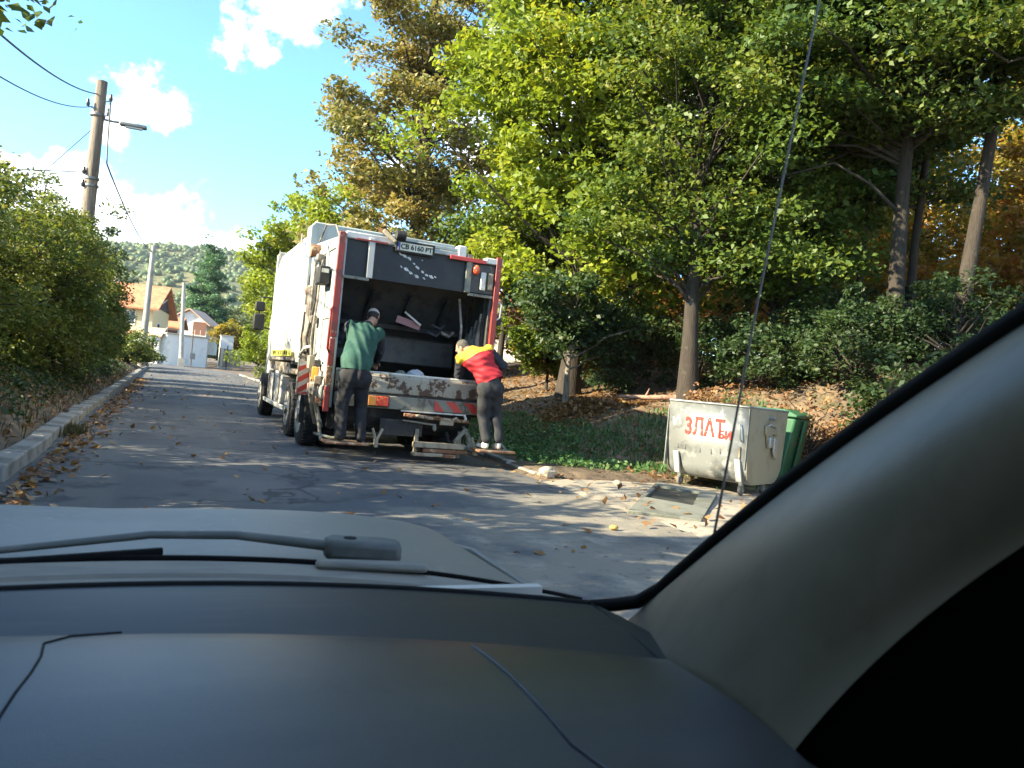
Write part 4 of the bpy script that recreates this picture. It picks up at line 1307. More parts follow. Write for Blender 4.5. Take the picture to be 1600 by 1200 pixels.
for k, x in enumerate((2.75, 3.35, 3.95)):
    B().bar((x, 11.52, 2.5), (x, 12.2, 1.98), .07, .05).build('packer_rib', T_DARK, pk, bevel=.01)
B().bar((3.30, 11.66, 2.26), (3.56, 11.62, 2.08), .02, .028).build('packer_rod', S_WHITE, truck)
B().obox((3.38, 11.70, 2.10), (.40, .02, .11), np.array(((.97, 0, .22), (0, 1, 0), (-.22, 0, .97)))).build('packer_cover', PINK, truck)
for k, (x, z) in enumerate(((3.68, 1.98), (3.9, 2.0), (3.74, 2.1))):
    B().tube([(x, 11.62, z), (x + .12, 11.55, z - .05), (x + .2, 11.6, z + .02)], .03, 7).build('packer_link', T_GRIME if k == 1 else T_DARK, truck, smooth=60)
B().tube([(4.08, 11.4, 2.55), (4.12, 11.3, 2.1), (4.10, 11.25, 1.75), (4.05, 11.2, 1.55)], .022, 7).build('hose', T_GRIME, truck, smooth=60)
# worn folds on the right inner wall
for k in range(5):
    y = 11.22 + k * .17
    B().tube([(4.40, y, 2.35 - .1 * k), (4.385, y + .03, 1.9), (4.40, y - .03, 1.55)], [.02, .045, .03], 7).build('lining_strip', T_GRIME, truck, smooth=60)
# rear sill with peeling paint, beams, lamps, stripes
B().prism([(10.99, .99), (10.965, 1.22), (10.99, 1.265), (11.06, 1.265), (11.06, .99)], 'x', 2.2, 4.47).build('hopper_sill', T_LIP, truck, bevel=.012)
B().tube([(2.2, 11.02, 1.275), (4.47, 11.02, 1.275)], .022, 8).build('sill_edge', S_WHITE, truck, smooth=50)
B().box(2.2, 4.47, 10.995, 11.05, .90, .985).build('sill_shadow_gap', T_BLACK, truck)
B().box(2.2, 4.47, 10.97, 11.06, .765, .955).build('rear_beam', T_RAIL, truck, bevel=.01)
lc = B().box(2.66, 2.99, 10.93, 10.968, .785, .955).build('tail_lamp', T_BLACK, truck, bevel=.01)
B().box(2.675, 2.79, 10.918, 10.931, .80, .94).build('lens', LAMP_O, lc, bevel=.01)
B().box(2.795, 2.975, 10.916, 10.931, .80, .94).build('lens', LAMP_R, lc, bevel=.01)
def stripes(x0, x1, y, z0, z1, w, skew, m1, m2, parent, t=.006):
    B().box(x0, x1, y, y + t, z0, z1).build('board', m2, parent)
    h_ = z1 - z0
    k = x0 - abs(skew) - w
    while k < x1 + abs(skew):
        # clip a parallelogram to the board
        poly = [(k, z0), (k + w, z0), (k + w + skew, z1), (k + skew, z1)]
        out = poly
        for side, lim in ((1, x0), (-1, x1)):
            new = []
            for i in range(len(out)):
                a_, b_ = out[i], out[(i + 1) % len(out)]
                ia, ib = side * (a_[0] - lim) >= 0, side * (b_[0] - lim) >= 0
                if ia:
                    new.append(a_)
                if ia != ib:
                    u = (lim - a_[0]) / (b_[0] - a_[0])
                    new.append((lim, a_[1] + u * (b_[1] - a_[1])))
            out = new
            if len(out) < 3:
                break
        if len(out) >= 3:
            B().prism(out, 'y', y - .003, y - .0005).build('stripe', m1, parent)
        k += 2 * w
sp1 = empty('chevron_board', (0, 0, 0)); sp1.parent = truck; sp1['_org'] = [3.3, 11, 0]
stripes(3.69, 4.37, 10.955, .785, .94, .15, -.14, S_RED, T_RAIL, sp1)
sp2 = empty('chevron_board', (0, 0, 0)); sp2.parent = truck; sp2['_org'] = [3.3, 11, 0]
# the marker board behind the left wheels has slanting stripes: run them along z
B().box(1.83, 2.065, 12.02, 12.035, .84, 1.345).build('board', S_WHITE, sp2)
for k in range(-1, 4):
    za = .84 + k * .166
    lo_, hi_ = [], []
    poly = [(1.832, za), (2.063, za + .15), (2.063, za + .235), (1.832, za + .085)]
    poly = [(x, min(max(z, .842), 1.343)) for x, z in poly]
    if max(p[1] for p in poly) - min(p[1] for p in poly) > .02:
        B().prism(poly, 'y', 12.013, 12.018).build('stripe', S_RED, sp2)
B().box(1.815, 1.829, 12.0, 12.05, .82, 1.365).build('board_frame', T_RAIL, sp2)
B().box(1.83, 2.07, 12.036, 12.9, 1.28, 1.32).build('mudguard', T_BLACK, truck)
B().box(1.9, 2.35, 12.04, 12.06, .40, .83).build('mud_flap', T_BLACK, truck)
# below the beam: bar, rusty coupling, pipes, apron
B().box(3.18, 4.2, 10.935, 10.965, .745, .765).build('edge_bar', S_WHITE, truck)
B().tube([(4.17, 10.93, .76), (4.19, 10.90, .70), (4.17, 10.90, .66)], .02, 7).build('hook', S_WHITE, truck, smooth=60)
cp = B().bar((3.22, 10.92, .70), (4.25, 10.92, .655), .05, .05).build('coupling_bar', RUST, truck, bevel=.01)
for k in range(7):
    x = 3.3 + k * .145
    B().tube([(x - .05, 10.9, .70 - .007 * k), (x, 10.88, .675 + .03 * (k % 2)), (x + .07, 10.9, .685 - .007 * k)], .022, 7).build('link', T_TAN if k % 3 else RUST, cp, smooth=60)
B().box(3.78, 4.0, 10.89, 10.93, .585, .655).build('coupling_plate', T_TAN, cp, bevel=.01)
B().tube([(3.22, 10.95, .615), (3.74, 10.95, .575)], .016, 7).build('pipe', T_RAIL, truck, smooth=60)
B().ell((3.72, 10.95, .53), (.035, .03, .05), 6).build('pipe_end', T_RAIL, truck, smooth=60)
bl = []
for k in range(9):
    a_ = math.pi * (.5 + .5 * k / 8)
    bl.append((11.65 + .62 * math.cos(a_), 1.02 - .62 * math.sin(a_) * .98))
B().prism([(11.06, .76)] + [(11.65 - .56 * math.cos(t), .78 - .42 * math.sin(t)) for t in np.linspace(.1, 1.57, 8)] + [(12.4, .40), (12.4, .76)], 'x', 2.3, 4.35).build('hopper_belly', T_BLACK, truck, smooth=50)
B().box(2.9, 3.55, 11.0, 11.02, .38, .62).build('rubber_flap', T_BLACK, truck)
for x in (2.85, 3.75):
    B().box(x - .1, x + .1, 11.7, 20.1, .66, .95).build('chassis_rail', T_BLACK, truck)
# lower bars and step frames
B().box(3.40, 4.2, 10.86, 10.96, .235, .315).build('underrun_bar', T_TAN, truck, bevel=.01)
B().box(3.55, 4.25, 10.865, 10.95, .165, .225).build('underrun_bar', RUST, truck, bevel=.01)
B().box(3.38, 3.86, 10.82, 10.92, .11, .16).build('lower_bar', T_TAN, truck, bevel=.01)
B().box(3.87, 4.06, 10.83, 10.92, .10, .155).build('lower_bar', RUST, truck, bevel=.01)
for x in (3.46, 4.14):
    B().box(x - .03, x + .03, 10.955, 11.0, .09, .50).build('bar_post', T_RAIL, truck, bevel=.008)
for x in (3.5, 4.0):
    B().bar((x, 11.2, .45), (x, 10.9, .20), .05, .05).build('bar_stay', T_BLACK, truck)
B().bar((4.05, 10.95, .33), (4.22, 10.92, .55), .06, .06).build('stay', T_RAIL, truck, bevel=.01)
B().bar((4.2, 10.92, .55), (4.40, 10.85, .16), .06, .06).build('stay', T_RAIL, truck, bevel=.01)
for x, z in ((2.82, .40), (4.36, .36)):
    h_ = B().bar((x - .06, 10.85, z + .08), (x, 10.83, z - .10), .035, .035).build('tow_hook', T_TAN, truck, bevel=.008)
    B().bar((x + .08, 10.84, z + .08), (x, 10.83, z - .09), .035, .035).build('hook_tip', T_TAN, h_)
    B().obox((x, 10.83, z - .13), (.06, .05, .13)).build('hook_shank', T_TAN, h_, bevel=.01)
def step(x0, x1, y0, y1, z):
    st = B().box(x0, x1, y0, y1, z - .035, z - .005).build('step', RUST, truck, bevel=.006)
    for k in range(4):
        yy = y0 + .03 + k * (y1 - y0 - .06) / 3
        B().box(x0 + .01, x1 - .01, yy - .012, yy + .012, z - .004, z).build('step_tread', T_TAN, st)
    B().tube([(x0, y1, z - .02), (x0, y1 + .15, z + .08), (x0, y1 + .45, z + .36)], .025, 7).build('step_arm', T_RAIL, st, smooth=50)
    B().tube([(x1, y1, z - .02), (x1 - .05, y1 + .15, z + .08), (x1 - .1, y1 + .45, z + .36)], .025, 7).build('step_arm', T_RAIL, st, smooth=50)
    return st
step(2.06, 2.66, 10.56, 10.95, .28)
step(4.27, 4.86, 10.44, 10.82, .29)
B().tube([(1.98, 11.1, .33), (2.2, 10.9, .30), (2.35, 10.75, .35)], .022, 7).build('step_rail', T_RAIL, truck, smooth=60)
# right flank lamp and grab bar
B().cyl((4.60, 11.1, 2.25), (4.60, 11.02, 2.25), .075, 12).build('marker_lamp', T_BLACK, truck, smooth=50)
B().tube([(4.545, 11.0, 2.55), (4.62, 10.97, 2.5), (4.61, 10.97, 2.3), (4.55, 11.0, 2.25)], .018, 7).build('grab_bar', S_WHITE, truck, smooth=60)
B().tube([(2.06, 10.97, 2.15), (2.02, 10.9, 2.1), (2.02, 10.9, 1.55), (2.06, 10.97, 1.5)], .018, 7).build('grab_bar', T_RED, truck, smooth=60)


def wheel(x0, x1, y, r, out):
    """out: -1 rim faces left, 1 right"""
    xs = np.linspace(x0, x1, 9)
    w = (x1 - x0)
    rad = [r * .60, r * .80, r * .93, r * .985, r, r * .985, r * .93, r * .80, r * .60]
    tb = B().tube([(q, y, r) for q in (x0 + .02, x0, x0 + .015, x0 + .05, (x0 + x1) / 2, x1 - .05, x1 - .015, x1, x1 - .02)], rad, 40, cap=True)
    # tread grooves as raised blocks
    root = tb.build('wheel', RUBBER, truck, smooth=40)
    tread = B()
    for k in range(44):
        a_ = k * 2 * math.pi / 44
        c, s = math.cos(a_), math.sin(a_)
        for q in (-.28, 0, .28):
            M_ = np.array(((1, 0, 0), (0, c, -s), (0, s, c)))
            tread.obox(((x0 + x1) / 2 + q * w, y + c * (r + .002), r + s * (r + .002)), (w * .24, .016, r * .105), M_)
    tread.build('tread', RUBBER, root)
    xf = x0 - .004 if out < 0 else x1 + .004
    B().tube([(xf - out * .13, y, r), (xf - out * .10, y, r), (xf - out * .01, y, r), (xf, y, r)], [r * .2, r * .40, r * .585, r * .60], 28).build('rim', RIM, root, smooth=40)
    B().cyl((xf - out * .14, y, r), (xf + out * .04, y, r), r * .2, 16).build('hub', RIM, root, smooth=40)
    return root


for y in (12.48, 13.85):
    wheel(1.96, 2.24, y, .5, -1)
    wheel(2.27, 2.55, y, .5, -1)
    wheel(4.36, 4.64, y, .5, 1)
    wheel(4.05, 4.33, y, .5, 1)
wheel(2.02, 2.32, 18.75, .5, -1)
wheel(4.28, 4.58, 18.75, .5, 1)
for y in (12.48, 13.85, 18.75):
    B().cyl((2.3, y, .5), (4.3, y, .5), .08, 10).build('axle', T_BLACK, truck, smooth=50)
# tank with frame between the axles, side guard
tk = B().box(2.04, 2.55, 15.5, 17.4, .48, 1.05).build('tool_box', T_WHITE, truck, bevel=.03)
for y in (15.6, 16.4, 17.2):
    B().box(2.015, 2.038, y, y + .1, .45, 1.1).build('box_strap', T_TAN, tk)
B().box(1.99, 2.03, 14.6, 17.8, .42, .50).build('side_guard', S_WHITE, truck, bevel=.01)
B().prism([(14.6, 1.08), (14.6, 1.30), (17.7, 1.30), (17.7, 1.15)], 'x', 2.06, 2.6).build('sub_frame', T_GRIME, truck)
B().box(2.02, 2.3, 13.05, 14.55, 1.1, 1.2).build('wheel_arch', T_TAN, truck, bevel=.03)
# cab
B().prism([(18.0, .75), (18.0, 3.05), (19.7, 3.05), (20.25, 2.1), (20.3, .55), (19.4, .55), (19.3, 1.05), (18.3, 1.1)], 'x', 2.26, 4.36).build('cab', T_WHITE, truck, bevel=.05)
B().prism([(18.35, 1.95), (18.35, 2.75), (19.5, 2.75), (19.9, 1.95)], 'x', 2.245, 2.259).build('cab_window', GLASS_D, truck)
B().box(2.4, 4.22, 20.02, 20.2, 2.15, 2.2).build('visor', T_BLACK, truck)
for X, s in ((1.79, -1), (4.83, 1)):
    ma = B().tube([(2.26 if s < 0 else 4.36, 18.5, 2.75), (X, 18.25, 2.72), (X, 18.22, 2.05), (2.26 if s < 0 else 4.36, 18.5, 2.0)], .022, 7).build('mirror_arm', T_BLACK, truck, smooth=60)
    for z, w_, h_ in ((2.50, .22, .22), (2.15, .24, .38)):
        hs = B().obox((X, 18.18, z), (w_, .12, h_)).build('mirror', T_BLACK, truck, bevel=.04)
        B().obox((X, 18.118, z), (w_ * .78, .004, h_ * .8)).build('mirror_glass', MIRROR, hs)

# rubbish on the sill
BAG = mat('crumpled pale bag', (0.38, 0.43, 0.47), .45, bump=.8, bscale=30)
def crumple(c, r, seed, n=9):
    b = MB().ell(c, r, n)
    g = np.random.RandomState(seed)
    v = np.array(b.v) - c
    k = 1 + .22 * np.sin(v @ g.normal(size=3) * 38) * np.sin(v @ g.normal(size=3) * 31) + .12 * np.sin(v @ g.normal(size=3) * 75)
    b.v = [tuple(q) for q in (v * k[:, None] + np.array(c))]
    return b
o = crumple((3.42, 11.17, 1.29), (.14, .10, .09), 3).build('rubbish_bag', BAG, smooth=60)
tag(o, 'small crumpled pale blue plastic bag on the rim of the truck hopper', 'bag')
o = crumple((3.20, 11.2, 1.27), (.10, .09, .07), 5).build('rubbish_bag', mat('green grey bag', (0.16, 0.20, 0.16), .5, bump=.6), smooth=60)
tag(o, 'grey green crumpled bag left of the pale blue bag in the hopper', 'bag')

# ------------------------------------------------------------------ people
def smin(a, b, k):
    h = np.clip(.5 + .5 * (b - a) / k, 0, 1)
    return b * (1 - h) + a * h - k * h * (1 - h)


def sdf_surface(prims, h, wob=0.0, wsc=14.0, seed=0):
    """prims: ('c', p, q, r0, r1, k[, flat vector, flat factor]) tapered capsules, ('e', centre, radii, 3x3, k) ellipsoids, ('-',...) cut. Joined smoothly, meshed as one skin."""
    lo, hi = np.full(3, 1e9), np.full(3, -1e9)
    for p in prims:
        if p[0] == 'c':
            for q, r in ((p[1], p[3]), (p[2], p[4])):
                lo = np.minimum(lo, np.array(q) - r); hi = np.maximum(hi, np.array(q) + r)
        elif p[0] == 'e':
            lo = np.minimum(lo, np.array(p[1]) - max(p[2])); hi = np.maximum(hi, np.array(p[1]) + max(p[2]))
    lo -= .05; hi += .05
    n = np.ceil((hi - lo) / h).astype(int) + 1
    ax = [lo[i] + h * np.arange(n[i]) for i in range(3)]
    D = np.full(n, .2, np.float32)
    for p in prims:
        if p[0] == 'c':
            a, b = np.array(p[1], float), np.array(p[2], float)
            m = max(p[3], p[4]) + .12
            l_, h_ = np.minimum(a, b) - m, np.maximum(a, b) + m
        else:
            a = np.array(p[1], float)
            m = max(p[2]) + .12
            l_, h_ = a - m, a + m
        i0 = np.clip(((l_ - lo) / h).astype(int), 0, n); i1 = np.clip(((h_ - lo) / h).astype(int) + 2, 0, n)
        sl_ = tuple(slice(i0[i], i1[i]) for i in range(3))
        G = np.stack(np.meshgrid(*[ax[i][sl_[i]] for i in range(3)], indexing='ij'), -1)
        if p[0] == 'c':
            d = b - a
            t = np.clip(((G - a) @ d) / (d @ d + 1e-12), 0, 1)
            q = G - (a + t[..., None] * d)
            if len(p) > 6 and p[6] is not None:      # squeeze along a vector: flat torso
                f = np.array(p[6], float); f /= np.linalg.norm(f)
                q = q + (q @ f)[..., None] * f * (p[7] - 1)
            v = np.linalg.norm(q, axis=-1) - (p[3] + (p[4] - p[3]) * t)
        else:
            q = (G - a) @ np.array(p[3], float) if p[3] is not None else G - a
            r = np.array(p[2], float)
            k0 = np.linalg.norm(q / r, axis=-1)
            k1 = np.linalg.norm(q / (r * r), axis=-1) + 1e-9
            v = k0 * (k0 - 1) / k1
        k = p[5] if p[0] == 'c' else p[4]
        D[sl_] = smin(D[sl_], v.astype(np.float32), k)
    if wob:
        g = np.random.RandomState(seed)
        G = np.stack(np.meshgrid(*ax, indexing='ij'), -1)
        w = 0
        for _ in range(5):
            f = g.normal(size=3) * wsc
            w = w + np.sin(G @ f + g.uniform(0, 6) + 1.5 * np.sin(G @ (g.normal(size=3) * wsc * .5)))
        D = D + wob * w.astype(np.float32) / 2.2
    return surface_nets(D, lo, h)


def surface_nets(D, lo, h):
    Sg = D < 0
    c = [D[i:D.shape[0] - 1 + i, j:D.shape[1] - 1 + j, k:D.shape[2] - 1 + k] for i in (0, 1) for j in (0, 1) for k in (0, 1)]
    cnt = sum((q < 0).astype(np.int8) for q in c)
    act = (cnt > 0) & (cnt < 8)
    I = np.argwhere(act)
    vals = np.stack([q[act] for q in c], 1)
    off = np.array([(i, j, k) for i in (0, 1) for j in (0, 1) for k in (0, 1)], float)
    acc = np.zeros((len(I), 3)); num = np.zeros(len(I))
    for a in range(8):
        for b in range(a + 1, 8):
            if abs(off[a] - off[b]).sum() != 1:
                continue
            cr = (vals[:, a] < 0) != (vals[:, b] < 0)
            t = vals[:, a] / (vals[:, a] - vals[:, b] + 1e-12)
            pt = off[a] + t[:, None] * (off[b] - off[a])
            acc[cr] += pt[cr]; num[cr] += 1
    V = lo + h * (I + acc / num[:, None])
    id_ = -np.ones(act.shape, int)
    id_[act] = np.arange(len(I))
    F = []
    for axn in range(3):
        s0 = [slice(None)] * 3; s1 = [slice(None)] * 3
        s0[axn] = slice(0, -1); s1[axn] = slice(1, None)
        e = np.argwhere(Sg[tuple(s0)] != Sg[tuple(s1)])
        inside = Sg[tuple(s0)][tuple(e.T)]
        u, v = (axn + 1) % 3, (axn + 2) % 3
        ok = (e[:, u] > 0) & (e[:, v] > 0) & (e[:, u] < D.shape[u] - 1) & (e[:, v] < D.shape[v] - 1)
        e, inside = e[ok], inside[ok]
        q = []
        for du, dv in ((-1, -1), (0, -1), (0, 0), (-1, 0)):
            f = e.copy(); f[:, u] += du; f[:, v] += dv
            q.append(id_[tuple(f.T)])
        q = np.stack(q, 1)
        q[~inside] = q[~inside][:, ::-1]
        F.append(q)
    F = np.concatenate(F)
    return V, F[(F >= 0).all(1)]


def skin_obj(name, VF, material, root, keep=None):
    V, F = VF
    if keep is not None:
        F = F[keep(V[F].mean(1))]
        used = np.unique(F)
        mp = -np.ones(len(V), int); mp[used] = np.arange(len(used))
        V, F = V[used], mp[F]
    return link(name, np_mesh(name, V - np.array(root.location), F, material, smooth=True), root)


def unit(v):
    v = np.array(v, float)
    return v / np.linalg.norm(v)


def hand_prims(wrist, d, palm_n, side=1, curl=.5):
    """palm, four unequal fingers bent twice and a thumb from the side of the palm"""
    w = np.array(wrist, float)
    d = unit(d); n = unit(np.array(palm_n) - d * np.dot(palm_n, d)); s = np.cross(n, d) * side
    P = [('c', w, w + d * .035, .026, .030, .015, n, 1.45), ('c', w + d * .03 - s * .018, w + d * .085 - s * .026, .019, .016, .012), ('c', w + d * .03 + s * .012, w + d * .085 + s * .022, .019, .016, .012)]
    for i, L in enumerate((.072, .080, .074, .058)):
        b = w + d * .085 + s * (-.030 + .020 * i)
        a1 = curl * .6
        d1 = d * math.cos(a1) + n * math.sin(a1)
        m = b + d1 * L * .5
        a2 = curl * 1.7
        d2 = d * math.cos(a2) + n * math.sin(a2)
        e = m + d2 * L * .5
        P += [('c', b, m, .0098, .0088, .004), ('c', m, e, .0088, .0072, .004)]
    b = w + d * .022 - s * .024
    m = b + unit(d * .7 - s * .75 + n * .35) * .042
    e = m + unit(d * .95 - s * .1 + n * .5) * .034
    P += [('c', b, m, .0125, .011, .008), ('c', m, e, .011, .009, .005)]
    return P


def head_prims(c, fwd, upv):
    f = unit(fwd); u = unit(np.array(upv) - f * np.dot(upv, f)); s = np.cross(f, u)
    Rm = np.stack([s, f, u], 1)
    P = [('e', c + u * .025, (.076, .096, .095), Rm, .02), ('e', c + f * .028 - u * .055, (.058, .066, .070), Rm, .03),
         ('c', c + f * .092 + u * .015, c + f * .112 - u * .022, .011, .016, .012),                        # nose
         ('e', c + f * .080 - u * .062, (.026, .012, .008), Rm, .008), ('e', c + f * .076 - u * .098, (.022, .02, .018), Rm, .015)]
    for q in (-1, 1):
        P += [('e', c + s * q * .079 - u * .008 - f * .005, (.010, .020, .032), Rm, .008),
              ('e', c + f * .085 + s * q * .030 + u * .028, (.020, .010, .008), Rm, .008)]
    return P, Rm


SKIN = mat('skin', (0.50, 0.29, 0.20), .55, layers=[((0.42, 0.21, 0.14), 20, .5, .7)])
SKIN2 = mat('weathered skin', (0.46, 0.26, 0.175), .55, layers=[((0.38, 0.19, 0.13), 20, .5, .7)])
HAIR_G = mat('cropped grey hair', (0.065, 0.06, 0.053), .85, bump=.6, bscale=160, layers=[((0.13, 0.12, 0.105), 60, .45, .6)])
HAIR_D = mat('dark hair', (0.03, 0.026, 0.022), .8, bump=.5, bscale=160)
CAP = mat('pale cap cloth', (0.50, 0.40, 0.37), .9, bump=.2, bscale=120)
GREEN = mat('green vest cloth', (0.014, 0.064, 0.048), .8, layers=[((0.028, 0.09, 0.066), 5, .45, .65)], bump=.25, bscale=70)
NAVY = mat('dark navy sleeve cloth', (0.022, 0.025, 0.036), .85, bump=.3, bscale=80)
TROUSER = mat('charcoal trouser cloth', (0.016, 0.016, 0.020), .9, layers=[((0.028, 0.027, 0.03), 6, .5, .68)], bump=.25, bscale=90)
TROUSER2 = mat('dark grey tracksuit cloth', (0.020, 0.022, 0.027), .85, layers=[((0.05, 0.043, 0.042), 5, .56, .70)], bump=.25, bscale=90)
RED_C = mat('red jacket cloth', (0.46, 0.018, 0.028), .75, layers=[((0.36, 0.014, 0.022), 6, .5, .65)], bump=.2, bscale=60)
YEL_C = mat('yellow yoke cloth', (0.62, 0.43, 0.035), .75, layers=[((0.50, 0.34, 0.03), 8, .5, .65)], bump=.2, bscale=60)
SHOE_W = mat('white trainer', (0.72, 0.68, 0.62), .6, layers=[((0.45, 0.36, 0.28), 16, .55, .66)])
SHOE_D = mat('dark work boot', (0.022, 0.02, 0.02), .7)
SOLE = mat('shoe sole', (0.10, 0.09, 0.08), .8)
EYE_W, EYE_D = mat('eye white', (.7, .68, .64), .3), mat('iris', (.05, .03, .02), .2)


def A(*p):
    return np.array(p, float)


def eyes_for(c, Rm, root):
    s, f, u = Rm[:, 0], Rm[:, 1], Rm[:, 2]
    for q in (-1, 1):
        p = c + f * .083 + s * q * .031 + u * .010
        e = MB().ell(p, (.0115,) * 3, 8).build('eye', EYE_W, root, smooth=60)
        MB().ell(p + f * .0085, (.005,) * 3, 6).build('iris', EYE_D, e, smooth=60)


def shoe(foot, d, mtl, root):
    """foot: ankle point; shoe along d on the tread"""
    d = unit((d[0], d[1], 0)); s = A(-d[1], d[0], 0)
    z = foot[2] - .085
    f = A(foot[0], foot[1], z)
    Rm = np.stack([s, d, A(0, 0, 1)], 1)
    P = [('e', f + d * .0 + A(0, 0, .045), (.042, .065, .052), Rm, .03), ('e', f + d * .10 + A(0, 0, .032), (.046, .105, .038), Rm, .03), ('c', f + A(0, 0, .06), f + A(0, 0, .115), .046, .044, .03)]
    V, F = sdf_surface(P, .008)
    V[:, 2] = np.maximum(V[:, 2], z + .006)
    sh = skin_obj('shoe', (V, F), mtl, root)
    out = []
    for k in range(16):
        a_ = k * math.pi / 8
        out.append(tuple((f + d * (.055 + .128 * math.cos(a_)) + s * (.044 + .006 * math.cos(a_)) * math.sin(a_))[:2]))
    MB().prism(out, 'z', z, z + .022).build('sole', SOLE if mtl is SHOE_D else SHOE_W, sh)
    return sh


# ---- man in the green vest, on the left step, leaning into the hopper
root = empty('person', (2.40, 10.70, .28), 'man in a green vest and dark trousers on the left step, leaning into the hopper', 'person', 'refuse collectors on the rear steps')
hipL, hipR = A(2.30, 10.66, 1.20), A(2.49, 10.65, 1.19)
pel = A(2.39, 10.66, 1.24)
knL, knR = A(2.265, 10.74, .77), A(2.53, 10.76, .76)
anL, anR = A(2.27, 10.68, .375), A(2.555, 10.68, .372)
wst, chs = A(2.41, 10.70, 1.42), A(2.52, 10.93, 1.74)
nk0, nk1 = A(2.585, 11.06, 1.925), A(2.665, 11.13, 2.02)
hdc = A(2.70, 11.20, 2.09)
shL, shR = A(2.315, 10.98, 1.90), A(2.775, 11.03, 1.845)
elL, elR = A(2.245, 11.12, 1.66), A(2.86, 11.27, 1.60)
haL, haR = A(2.25, 11.36, 1.66), A(2.88, 11.46, 1.44)
bk = unit(np.cross(shR - shL, nk0 - pel))           # from belly to back or reverse: only used to flatten
fwd = unit((.42, .82, -.42))
hp_, Rm = head_prims(hdc, fwd, (.1, .45, .9))
skinP = hp_ + [('c', nk0, nk1, .062, .056, .04), ('c', wst, chs, .13, .15, .08, bk, 1.35), ('c', pel, wst, .14, .12, .08, bk, 1.25), ('c', chs, nk0, .14, .07, .08, bk, 1.3),
               ('c', chs, shL, .10, .07, .06), ('c', chs, shR, .10, .07, .06), ('c', shL, elL, .052, .042, .03), ('c', shR, elR, .052, .042, .03),
               ('c', elL, haL, .042, .029, .03), ('c', elR, haR, .042, .029, .03),
               ('c', hipL, knL, .085, .058, .05), ('c', hipR, knR, .085, .058, .05), ('c', knL, anL, .055, .04, .03), ('c', knR, anR, .055, .04, .03),
               ('c', anL - A(0, 0, .02), anL + A(.01, .11, -.05), .04, .03, .03), ('c', anR - A(0, 0, .02), anR + A(.02, .11, -.05), .04, .03, .03)]
skinP += hand_prims(haL, (0, .8, .35), (-.8, 0, -.3), 1, .9) + hand_prims(haR, (.05, .7, -.5), (0, -.5, -.6), -1, .8)
skin_obj('body', sdf_surface(skinP, .0092), SKIN2, root)
eyes_for(hdc, Rm, root)
s_, f_, u_ = Rm[:, 0], Rm[:, 1], Rm[:, 2]
skin_obj('hair', sdf_surface([('e', hdc + u_ * .022 - f_ * .008, (.081, .096, .098), Rm, .01)], .008), HAIR_D, root, keep=lambda C: ((C - hdc) @ f_ < .02 + .5 * ((C - hdc) @ u_)) & ((C - hdc) @ u_ > -.055))
capo = skin_obj('cap', sdf_surface([('e', hdc + u_ * .036, (.090, .108, .094), Rm, .01)], .008), CAP, root, keep=lambda C: (C - hdc) @ u_ > .028 - .12 * ((C - hdc) @ f_))
MB().grid([[hdc + u_ * (.045 - .012 * j) + f_ * (.095 + .028 * j) + s_ * (.075 - .012 * j) * k / 4 - f_ * .03 * (k / 4) ** 2 for k in range(-4, 5)] for j in range(4)]).build('peak', CAP, capo, solid=.006, smooth=60)
vest = [('c', A(2.385, 10.67, 1.29), wst, .205, .198, .09, bk, 1.42), ('c', wst, chs, .200, .222, .09, bk, 1.45), ('c', chs, nk0 - (nk0 - chs) * .2, .205, .12, .08, bk, 1.3), ('c', chs, shL - (shL - chs) * .12, .15, .098, .07), ('c', chs, shR - (shR - chs) * .12, .15, .098, .07)]
skin_obj('vest', sdf_surface(vest, .0105, .013, 22, 3), GREEN, root, keep=lambda C: (C - A(2.385, 10.67, 1.262)) @ unit(wst - pel) > 0)
skin_obj('collar', sdf_surface([('c', nk0 - unit(nk1 - nk0) * .03, nk0 + unit(nk1 - nk0) * .025, .088, .078, .02)], .009), NAVY, root)
for nm, a, b, c, sd_ in (('sleeve', shL, elL, haL, 5), ('sleeve', shR, elR, haR, 6)):
    skin_obj(nm, sdf_surface([('c', a, b, .082, .068, .04), ('c', b, c - (c - b) * .10, .066, .05, .03)], .0095, .007, 38, sd_), NAVY, root)
tr1 = [('c', pel + A(0, 0, .05), hipL + A(0, 0, -.02), .13, .125, .07), ('c', pel + A(0, 0, .05), hipR + A(0, 0, -.02), .13, .125, .07), ('c', hipL, knL, .118, .088, .05), ('c', hipR, knR, .118, .088, .05),
       ('c', knL, anL + A(0, 0, -.01), .086, .078, .03), ('c', knR, anR + A(0, 0, -.01), .086, .078, .03), ('e', A(2.33, 10.60, 1.18), (.09, .075, .11), None, .07), ('e', A(2.47, 10.60, 1.17), (.09, .075, .11), None, .07)]
skin_obj('trousers', sdf_surface(tr1, .0105, .007, 24, 7), TROUSER, root)
shoe(anL, (-.05, 1), SHOE_D, root)
shoe(anR, (.12, 1), SHOE_D, root)

